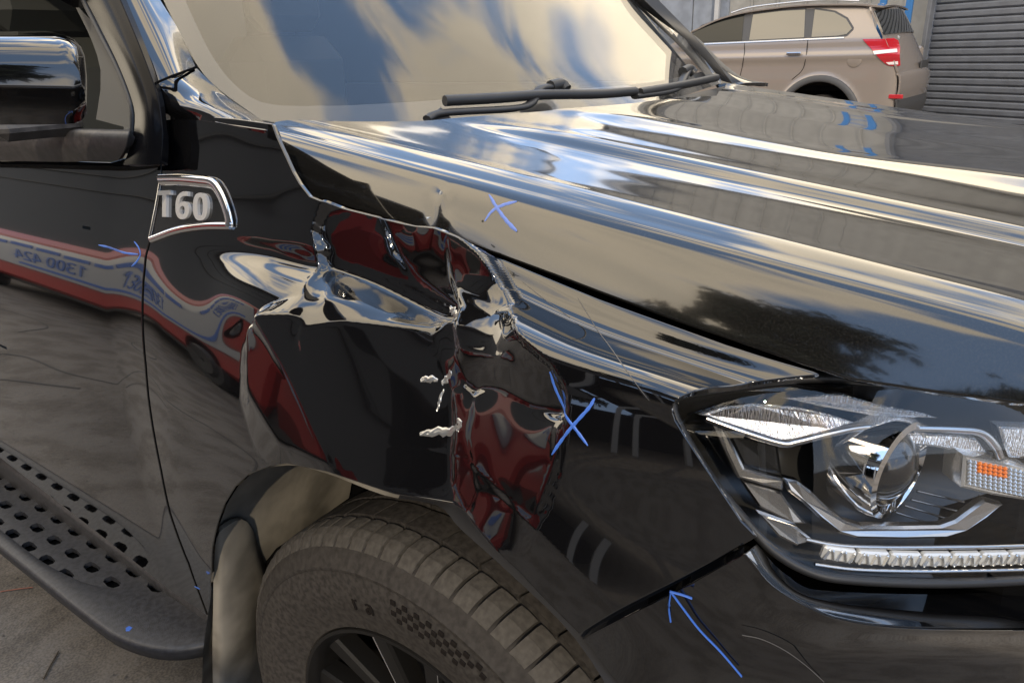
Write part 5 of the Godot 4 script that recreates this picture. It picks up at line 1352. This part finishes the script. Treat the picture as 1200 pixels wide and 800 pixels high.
	part("lens", loft([PackedVector3Array([Vector3(0.3256, 1.023, 0.8201), Vector3(0.3316, 1.036, 0.8136), Vector3(0.3865, 1.05, 0.7831), Vector3(0.4392, 1.056, 0.7495), Vector3(0.491, 1.05, 0.7086), Vector3(0.5435, 1.037, 0.6582), Vector3(0.6058, 1.016, 0.5937), Vector3(0.6503, 0.997, 0.5423)]), PackedVector3Array([Vector3(0.3295, 1.024, 0.8268), Vector3(0.3379, 1.031, 0.8212), Vector3(0.3904, 1.043, 0.7925), Vector3(0.4429, 1.047, 0.7597), Vector3(0.4944, 1.042, 0.7199), Vector3(0.5463, 1.029, 0.6704), Vector3(0.608, 1.008, 0.6072), Vector3(0.6519, 0.9897, 0.5581)]), PackedVector3Array([Vector3(0.3388, 1.013, 0.8327), Vector3(0.3774, 1.009, 0.8167), Vector3(0.426, 1.003, 0.7921), Vector3(0.4793, 0.9944, 0.7587), Vector3(0.5437, 0.9825, 0.7019), Vector3(0.6181, 0.9593, 0.6258), Vector3(0.6629, 0.9358, 0.5792)]), PackedVector3Array([Vector3(0.346, 1, 0.8337), Vector3(0.374, 0.9656, 0.8319), Vector3(0.4037, 0.9337, 0.8268), Vector3(0.4326, 0.9044, 0.8202), Vector3(0.4662, 0.8843, 0.8062), Vector3(0.5003, 0.876, 0.7844), Vector3(0.566, 0.8629, 0.727), Vector3(0.6402, 0.8472, 0.6484), Vector3(0.6824, 0.8398, 0.5982)])], 40, 6, Vector3(1, 0, 1)), M.lens, l)
	# 880,451 960,445 1040,448 1120,455 1210,467 1270,489], PackedVector3Array([Vector3(0.3388, 1.013, 0.8327), Vector3(0.3774, 1.009, 0.8167), Vector3(0.426, 1.003, 0.7921), Vector3(0.4793, 0.9944, 0.7587), Vector3(0.5437, 0.9825, 0.7019), Vector3(0.6181, 0.9593, 0.6258), Vector3(0.6629, 0.9358, 0.5792)]), PackedVector3Array([Vector3(0.346, 1, 0.8337), Vector3(0.374, 0.9656, 0.8319), Vector3(0.4037, 0.9337, 0.8268), Vector3(0.4326, 0.9044, 0.8202), Vector3(0.4662, 0.8843, 0.8062), Vector3(0.5003, 0.876, 0.7844), Vector3(0.566, 0.8629, 0.727), Vector3(0.6402, 0.8472, 0.6484), Vector3(0.6824, 0.8398, 0.5982)])], 40, 6, Vector3(1, 0, 1)), M.lens, l)

func wheel_and_arch(t: Node3D) -> void:
	var c := Vector3(0, .385, .80)
	var w := Node3D.new()
	put(w, "wheel", t)
	var tyre := part("tyre", lathe(PackedVector2Array([Vector2(.236, .100), Vector2(.240, .106), Vector2(.252, .108), Vector2(.275, .116), Vector2(.300, .1205), Vector2(.325, .1195), Vector2(.3365, .1175), Vector2(.338, .119), Vector2(.342, .119), Vector2(.344, .1165), Vector2(.355, .112), Vector2(.3655, .103), Vector2(.371, .094), Vector2(.3765, .07), Vector2(.3775, .0), Vector2(.3765, -.07), Vector2(.366, -.10), Vector2(.33, -.12), Vector2(.24, -.11)]), c, 120, 0, TAU, .8), M.rubber, w)
	var lugs := 76
	for k in lugs:
		for q in [0, 1, 2]:
			# shoulder lug, then two ribs cut by sipes
			var p: Array = [[[.3665, .1035], [.3785, .094], [.3845, .083], [.386, .066], [.386, .058]], [[.3862, .049], [.3872, .028], [.3872, .008]], [[.3872, -.002], [.3872, -.022], [.386, -.048]]][q]
			var gap: float = [.17, .05, .05][q]
			var sk: float = [.10, .08, -.08][q]
			if q > 0 and k % 2: continue
			var b := MB.new()
			var span := TAU / lugs * (1.0 if q == 0 else 2.0)
			var rows := []
			for s in 4:
				var u := lerpf(gap * .5, 1.0 - gap * .5, s / 3.0) * span
				var row := []
				for e in p.size():
					var ang: float = u - sk * e / (p.size() - 1.0) * span * 2.0
					var rr: float = p[e][0] - (.0012 if (s == 0 or s == 3) else 0.0)
					row.append(Vector3(cos(ang) * rr, sin(ang) * rr, p[e][1]))
				rows.append(row)
			for s in 3:
				for e in p.size() - 1:
					var m0: Vector3 = rows[s][e]
					b.quad(rows[s][e], rows[s + 1][e], rows[s + 1][e + 1], rows[s][e + 1], Vector3(m0.x, m0.y, .1))
			for s in [0, 3]:
				for e in p.size() - 1:
					var i0: Vector3 = rows[s][e] * Vector3(.965, .965, 1)
					var i1: Vector3 = rows[s][e + 1] * Vector3(.965, .965, 1)
					var tg := Vector3(-rows[s][e].y, rows[s][e].x, 0) * (-1.0 if s == 0 else 1.0)
					b.quad(rows[s][e], rows[s][e + 1], i1, i0, tg)
			for e in [0, p.size() - 1]:
				for s in 3:
					b.quad(rows[s][e], rows[s + 1][e], rows[s + 1][e] * Vector3(.965, .965, 1), rows[s][e] * Vector3(.965, .965, 1), Vector3(0, 0, 1 if e == 0 else -1))
			var key := "lug%d" % q
			if not M.has(key): M[key] = b.mesh()
			var o := part("tread_block", M[key], M.tread if q == 0 else M.rubber, tyre)
			o.transform = Transform3D(Basis(Vector3.BACK, TAU * k / lugs), c)
	# raised chequers and letters on the sidewall
	var ch := MB.new()
	for i in 16:
		for j in 4:
			if (i + j) % 2 or (i > 12 and j > 1): continue
			var a := PI * .5 - .02 - i * .031
			var r := .322 - j * .0085 + (i * .0004)
			var cc := c + Vector3(cos(a) * r, sin(a) * r, .1203)
			box_in(ch, cc, Vector3(.0085, .0075, .0028), .0006, Basis(Vector3.BACK, a - PI * .5))
	tag(part("chequer_pattern", ch.mesh(), M.groove, tyre), "", "", "", "stuff")
	for q in [["r", .575, .04], ["a", .545, .04]]:
		var tm := TextMesh.new()
		tm.text = q[0]
		tm.font_size = 40
		tm.pixel_size = .00075
		tm.depth = .002
		var o := part("raised_letter", tm, M.groove, tyre)
		var a: float = PI * q[1]
		o.transform = Transform3D(Basis(Vector3.BACK, a - PI * .5 + .1), c + Vector3(cos(a) * .295, sin(a) * .295, .1205))
	var rim := part("rim", lathe(PackedVector2Array([Vector2(.238, .104), Vector2(.237, .108), Vector2(.232, .108), Vector2(.226, .100), Vector2(.221, .090), Vector2(.214, .03), Vector2(.210, -.05)]), c, 96, 0, TAU, .5), M.rim_paint, w)
	part("brake_disc", lathe(PackedVector2Array([Vector2(.03, -.01), Vector2(.16, -.01), Vector2(.165, -.02), Vector2(.21, -.06)]), c, 48), M.dark_plastic, w)
	part("hub", lathe(PackedVector2Array([Vector2(.0, .085), Vector2(.03, .085), Vector2(.045, .075), Vector2(.075, .065), Vector2(.08, .03)]), c, 48), M.rim_paint, w)
	for k in 6:
		for s in [-1, 1]:
			var a0: float = PI * .5 + .08 + TAU * k / 6.0
			var d0 := Vector2(.065, s * .018).rotated(a0)
			var d1 := Vector2(.226, s * .052).rotated(a0)
			var tn := Vector2(-sin(a0), cos(a0)) * .013
			var pl := PackedVector3Array()
			for q in [d0 - tn, d1 - tn * 1.3, d1 + tn * 1.3, d0 + tn]: pl.append(c + Vector3(q.x, q.y, lerpf(.070, .092, (q.length() - .06) / .17)))
			part("spoke", slab(pl, Vector3(0, 0, -.03), .004), M.rim_paint, w)
			var ed := PackedVector3Array([c + Vector3(d0.x + tn.x * s, d0.y + tn.y * s, .071), c + Vector3(d1.x + tn.x * s, d1.y + tn.y * s, .093)])
			if k != 0: continue
			part("polished_edge", tube(ed, .0012, 6), M.chrome, w)
	# wheel arch liner: dusty near the sill, clean and dark above
	var arch := PackedVector3Array([Vector3(-0.6313, 0.1167, 0.9), Vector3(-0.5102, 0.3585, 0.925), Vector3(-0.4337, 0.5136, 0.93), Vector3(-0.3947, 0.6331, 0.93), Vector3(-0.3363, 0.7311, 0.93), Vector3(-0.2548, 0.8101, 0.93), Vector3(-0.1529, 0.8596, 0.93), Vector3(-0.0746, 0.8729, 0.93), Vector3(0.0232, 0.877, 0.93), Vector3(0.106, 0.8935, 0.93), Vector3(0.1383, 0.8753, 0.93), Vector3(0.2071, 0.8434, 0.93), Vector3(0.2814, 0.8013, 0.93), Vector3(0.3464, 0.7258, 0.93)])
	arch = spline(arch, 4)
	var g := []
	for p in arch:
		var col := PackedVector3Array()
		var r := (p - Vector3(0, .39, p.z))
		for q in [[.0, .0], [.010, -.010], [.018, -.06], [.018, -.14], [.02, -.20], [.03, -.34]]:
			col.append(p + r.normalized() * q[0] + Vector3(0, 0, q[1]))
		g.append(col)
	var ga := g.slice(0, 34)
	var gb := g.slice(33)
	part("arch_liner", grid_mesh(ga, Vector3(1, 0, 0)), M.liner, t, "dusty tan plastic liner behind the front wheel")
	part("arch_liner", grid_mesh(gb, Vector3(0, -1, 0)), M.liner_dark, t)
	part("mud_flap", loft([PackedVector3Array([Vector3(-0.3965, 0.6293, 0.925), Vector3(-0.4324, 0.5107, 0.925), Vector3(-0.4754, 0.3772, 0.925), Vector3(-0.5249, 0.2051, 0.925)]), PackedVector3Array([Vector3(-0.3734, 0.6649, 0.915), Vector3(-0.4182, 0.5104, 0.915), Vector3(-0.4532, 0.3812, 0.915), Vector3(-0.4962, 0.2138, 0.915)]), PackedVector3Array([Vector3(-0.396, 0.6367, 0.86), Vector3(-0.4368, 0.4627, 0.86), Vector3(-0.4659, 0.3509, 0.86), Vector3(-0.5249, 0.1462, 0.86)]), PackedVector3Array([Vector3(-0.4683, 0.4837, 0.8), Vector3(-0.4723, 0.4035, 0.8), Vector3(-0.5189, 0.2761, 0.8), Vector3(-0.5846, 0.0549, 0.8)])], 20, 4, Vector3(1, 0, .3), .008), M.liner, t)
	part("arch_back", loft([PackedVector3Array([Vector3(-0.5181, 0.5758, 0.6), Vector3(-0.7733, 0.4593, 0.6), Vector3(-1.029, 0.1655, 0.6), Vector3(-1.297, -0.5668, 0.6)]), PackedVector3Array([Vector3(-0.3286, 0.5643, 0.55), Vector3(-0.3449, 0.4168, 0.55), Vector3(-0.4135, 0.2547, 0.55), Vector3(-0.5194, -0.1314, 0.55)])], 10, 3, Vector3(0, 0, 1)), M.void, t)
	part("inner_body", box(Vector3(-.05, .75, .44), Vector3(1.1, .75, .06), .01), M.void, t)

func side_step(t: Node3D) -> void:
	var s := Node3D.new()
	put(s, "side_step", t)
	# pierced tread plate: cells with slanted holes in three staggered rows
	var y := .331
	var b := MB.new()
	var holes := []
	var pitch := .0875
	for r in 3:
		for k in 11:
			var x: float = [-.782, -.788, -.812][r] - k * pitch
			if x > -1.72: holes.append(Vector2(x, [.8665, .911, .955][r]))
	var bands := [.842, .8888, .933, .972]
	for q in holes:
		var x0: float = q.x - pitch * .5
		var x1: float = q.x + pitch * .5
		var band := 0 if q.y < .88 else (1 if q.y < .93 else 2)
		var z0: float = bands[band]
		var z1: float = bands[band + 1]
		var hole := PackedVector2Array()
		for e in [[-.023, -.011], [-.006, -.014], [.019, -.012], [.025, -.003], [.020, .010], [.005, .014], [-.018, .011], [-.025, .003]]: hole.append(q + Vector2(e[0], e[1] * .85))
		var ring := PackedVector2Array([Vector2(x0, z0), Vector2(q.x, z0), Vector2(x1, z0), Vector2(x1, q.y), Vector2(x1, z1), Vector2(q.x, z1), Vector2(x0, z1), Vector2(x0, q.y)])
		for k in 8:
			var n := (k + 1) % 8
			var h0 := Vector3(hole[k].x, y, hole[k].y)
			var h1 := Vector3(hole[n].x, y, hole[n].y)
			b.quad(Vector3(ring[k].x, y, ring[k].y), Vector3(ring[n].x, y, ring[n].y), h1, h0, Vector3.UP)
			var mid := Vector3(q.x, y, q.y)
			b.quad(h0, h1, h1 - Vector3(0, .012, 0), h0 - Vector3(0, .012, 0), mid - h0)
	for k in 3:   # the plain front end of the plate
		var x0: float = [-.782, -.788, -.812][k] + pitch * .5
		var tip: Array = [[-.655, -.66], [-.66, -.685], [-.685, -.73]][k]
		b.quad(Vector3(x0, y, bands[k]), Vector3(tip[0], y, bands[k]), Vector3(tip[1], y, bands[k + 1]), Vector3(x0, y, bands[k + 1]), Vector3.UP)
	part("tread_plate", b.mesh(), M.step_plastic, s, "scuffed tread plate with slanted holes")
	part("drain_tray", box(Vector3(-1.2, .312, .905), Vector3(1.05, .004, .13), .001), M.void, s)
	# rounded outer rail that closes the front end
	var prof := [[-.018, .0015], [-.008, .003], [.004, .002], [.011, -.003], [.013, -.010], [.009, -.030], [-.004, -.040], [-.05, -.044]]
	var line := resample(PackedVector3Array([Vector3(-1.75, 0, .983), Vector3(-1.2, 0, .983), Vector3(-.80, 0, .981), Vector3(-.69, 0, .972), Vector3(-.61, 0, .945), Vector3(-.565, 0, .905), Vector3(-.545, 0, .86)]), 60)
	var g := []
	for i in line.size():
		var d := (line[mini(i + 1, 59)] - line[maxi(i - 1, 0)]).normalized()
		var o := Vector3(-d.z, 0, d.x)
		if o.z < 0: o = -o
		if i > 40: o = (o + Vector3(.001, 0, 0)).normalized()
		var wide := 1.0 + 2.4 * smoothstep(30.0, 50.0, i)
		var col := PackedVector3Array([line[i] - o * .018 * (wide + 3.4 * smoothstep(38.0, 50.0, i)) + Vector3(0, y + .0005, 0)])
		for q in prof: col.append(line[i] + o * (q[0] if q[0] > 0 else q[0] * wide) + Vector3(0, y + q[1], 0))
		g.append(col)
	part("rail", grid_mesh(g, Vector3(0, 1, 1)), M.step_plastic, s)
	part("step_core", box(Vector3(-1.2, .29, .89), Vector3(1.1, .03, .12), .005), M.void, s)
	part("sill_cover", loft([PackedVector3Array([Vector3(-1.985, 0.4223, 0.856), Vector3(-1.506, 0.4068, 0.862), Vector3(-0.9943, 0.3684, 0.862), Vector3(-0.5988, 0.3419, 0.862)]), PackedVector3Array([Vector3(-1.964, 0.4096, 0.866), Vector3(-1.501, 0.3911, 0.868), Vector3(-0.9879, 0.3563, 0.868), Vector3(-0.606, 0.3265, 0.866)]), PackedVector3Array([Vector3(-2.014, 0.3658, 0.862), Vector3(-1.536, 0.3545, 0.864), Vector3(-1.017, 0.3198, 0.862), Vector3(-0.6545, 0.2874, 0.858)]), PackedVector3Array([Vector3(-2.102, 0.306, 0.85), Vector3(-1.602, 0.3092, 0.85), Vector3(-1.099, 0.2802, 0.85), Vector3(-0.7399, 0.2562, 0.85)])], 20, 4, Vector3(0, .5, 1), .004), M.step_plastic, t)
	part("underbody", box(Vector3(-1.4, .40, .35), Vector3(2.2, .22, .9), .02), M.void, t)

func chips(t: Node3D) -> void:
	# torn, crinkled lacquer and bare metal where the sheet split: thin foil-like strips along the crease
	rng.seed = 5
	for q in [[PackedVector2Array([Vector2(0.0774, 0.4056), Vector2(0.0861, 0.4004), Vector2(0.0961, 0.395)]), .010], [PackedVector2Array([Vector2(0.0773, 0.32), Vector2(0.0871, 0.3242), Vector2(0.0969, 0.3252)]), .009], [PackedVector2Array([Vector2(0.102, 0.3229), Vector2(0.1073, 0.3311), Vector2(0.1112, 0.339)]), .008], [PackedVector2Array([Vector2(0.1038, 0.2942), Vector2(0.1042, 0.3073), Vector2(0.1059, 0.3189)]), .004], [PackedVector2Array([Vector2(0.0906, 0.2654), Vector2(0.1023, 0.2708), Vector2(0.1139, 0.276), Vector2(0.1254, 0.2795), Vector2(0.134, 0.2879)]), .011], [PackedVector2Array([Vector2(0.1324, 0.294), Vector2(0.1373, 0.2903), Vector2(0.1357, 0.2819)]), .008], [PackedVector2Array([Vector2(0.0396, 0.4904), Vector2(0.0421, 0.4868)]), .003], [PackedVector2Array([Vector2(0.0314, 0.5233), Vector2(0.0313, 0.5273)]), .003]]:
		var line := PackedVector3Array()
		for p in q[0]: line.append(Vector3(p.x, p.y, 0))
		var s := resample(line, 12)
		var g := []
		for i in 12:
			var d := (s[mini(i + 1, 11)] - s[maxi(i - 1, 0)]).normalized()
			var o := Vector3(-d.y, d.x, 0)
			var wide: float = q[1] * (.35 + .65 * sin(PI * (i + .5) / 12)) * rng.randf_range(.75, 1.1)
			var shift := rng.randf_range(-.2, .2) * wide
			var col := PackedVector3Array()
			for k in 7:
				var c := s[i] + o * ((k - 3) / 6.0 * wide + shift)
				col.append(side.at(c.x, c.y, rng.randf_range(.0002, .0012) if k > 0 and k < 6 else -.0004))
			g.append(col)
		part("torn_paint", grid_mesh(g, Vector3.BACK), M.scratch, t, "torn silvery paint and bare metal along the dent's crease" if q[1] > .0105 else "")

func marks(t: Node3D) -> void:
	for q in [PackedVector2Array([Vector2(0.2534, 0.3573), Vector2(0.2598, 0.3446), Vector2(0.2732, 0.3287), Vector2(0.2899, 0.3159), Vector2(0.303, 0.3054)]), PackedVector2Array([Vector2(0.3025, 0.3452), Vector2(0.2991, 0.3356), Vector2(0.2879, 0.3182), Vector2(0.2764, 0.3007), Vector2(0.2694, 0.2886)])]:
		part("crayon_stroke", ribbon(side, q, .0028), M.crayon, t, "bright blue crayon stroke on the front of the wing")
	for q in [PackedVector2Array([Vector2(-0.6264, 0.38), Vector2(-0.5916, 0.38), Vector2(-0.546, 0.3775), Vector2(-0.5015, 0.3796)]), PackedVector2Array([Vector2(-0.5159, 0.3961), Vector2(-0.5023, 0.3891), Vector2(-0.4964, 0.3801), Vector2(-0.5059, 0.3696), Vector2(-0.5209, 0.3607)])]:
		part("crayon_stroke", ribbon(side, q, .003), M.crayon, t, "blue crayon arrow at the front edge of the door")
	for q in [PackedVector2Array([Vector2(0.0568, 0.7521), Vector2(0.0732, 0.7598), Vector2(0.0921, 0.7666), Vector2(0.1089, 0.7708)]), PackedVector2Array([Vector2(0.0962, 0.7515), Vector2(0.0808, 0.7569), Vector2(0.0691, 0.7628), Vector2(0.0632, 0.7703)])]:
		part("crayon_stroke", ribbon(bonnet, q, .0026), M.crayon_pale, t, "pale blue crayon cross on the bonnet edge")
	for q in [PackedVector3Array([Vector3(0.4394, 0.8188, 0.9015), Vector3(0.4221, 0.8448, 0.911), Vector3(0.4042, 0.8674, 0.9198), Vector3(0.3897, 0.8896, 0.9263), Vector3(0.3795, 0.9055, 0.9305)]), PackedVector3Array([Vector3(0.3795, 0.9055, 0.9305), Vector3(0.3789, 0.8877, 0.9308), Vector3(0.3809, 0.8728, 0.93)]), PackedVector3Array([Vector3(0.3788, 0.9054, 0.9308), Vector3(0.389, 0.9035, 0.9266), Vector3(0.3965, 0.901, 0.9233)])]:
		part("crayon_stroke", tube(spline(q, 6), .0017, 6, .5), M.crayon, t, "blue crayon arrow on the bumper corner")
	for q in [PackedVector2Array([Vector2(0.224, 0.4424), Vector2(0.2405, 0.4274), Vector2(0.262, 0.4105), Vector2(0.3176, 0.3782), Vector2(0.3485, 0.3552)]), PackedVector2Array([Vector2(0.1591, 0.4471), Vector2(0.1918, 0.4331), Vector2(0.2238, 0.421)])]:
		part("scratch", ribbon(side, q, .0007, .0003), M.scratch_mark, t)
	part("scratch", tube(spline(PackedVector3Array([Vector3(0.4363, 0.8638, 0.901), Vector3(0.4511, 0.8598, 0.892), Vector3(0.4688, 0.8473, 0.8801), Vector3(0.4857, 0.8287, 0.8675), Vector3(0.5004, 0.8081, 0.8557)]), 6), .0004, 5), M.scratch_mark, t, "fine pale scratch on the bumper corner")
	part("crayon_stroke", slab(PackedVector3Array([Vector3(-0.7149, 0.334, 0.9659), Vector3(-0.7138, 0.334, 0.9597), Vector3(-0.7036, 0.334, 0.9583), Vector3(-0.7002, 0.334, 0.967), Vector3(-0.7058, 0.334, 0.9708)]), Vector3(0, -.002, 0), .0005), M.crayon, t, "short blue crayon dab on the side step")
	part("crayon_stroke", ribbon(side, PackedVector2Array([Vector2(-0.5236, -0.1275), Vector2(-0.5002, -0.1233)]), .003), M.crayon, t, "tiny blue crayon dab low on the wing")

func _ready() -> void:
	var cam := Camera3D.new()
	cam.name = "camera"
	cam.fov = 49.38
	cam.near = .05
	cam.far = 900.0
	cam.transform = Transform3D(Basis(Vector3(0.8095, -0.0311, -0.5864), Vector3(-0.1899, 0.9311, -0.3115), Vector3(0.5556, 0.3635, 0.7478)), Vector3(0.5868, 1.3503, 1.4303))
	add_child(cam)
	cam.current = true
	var we := WorldEnvironment.new()
	we.name = "environment"
	var env := Environment.new()
	env.background_mode = Environment.BG_SKY
	var sky := Sky.new()
	var sm := PanoramaSkyMaterial.new()
	sm.panorama = ImageTexture.create_from_image(sky_image())
	sky.sky_material = sm
	env.sky = sky
	env.tonemap_mode = Environment.TONE_MAPPER_LINEAR
	env.tonemap_exposure = 1.3
	env.sdfgi_enabled = true
	env.ssao_enabled = true
	env.ssil_enabled = true
	we.environment = env
	add_child(we)
	var sun := DirectionalLight3D.new()
	sun.name = "sun"
	sun.light_energy = .6
	sun.light_color = Color(1.0, .93, .82)
	sun.light_angular_distance = .5
	sun.shadow_enabled = true
	sun.look_at_from_position(Vector3(.60, .48, .70), Vector3.ZERO)
	add_child(sun)
	make_materials()
	build_yard()
	build_litter()
	build_seams()
	build_behind()
	build_suv()
	build_pickup()
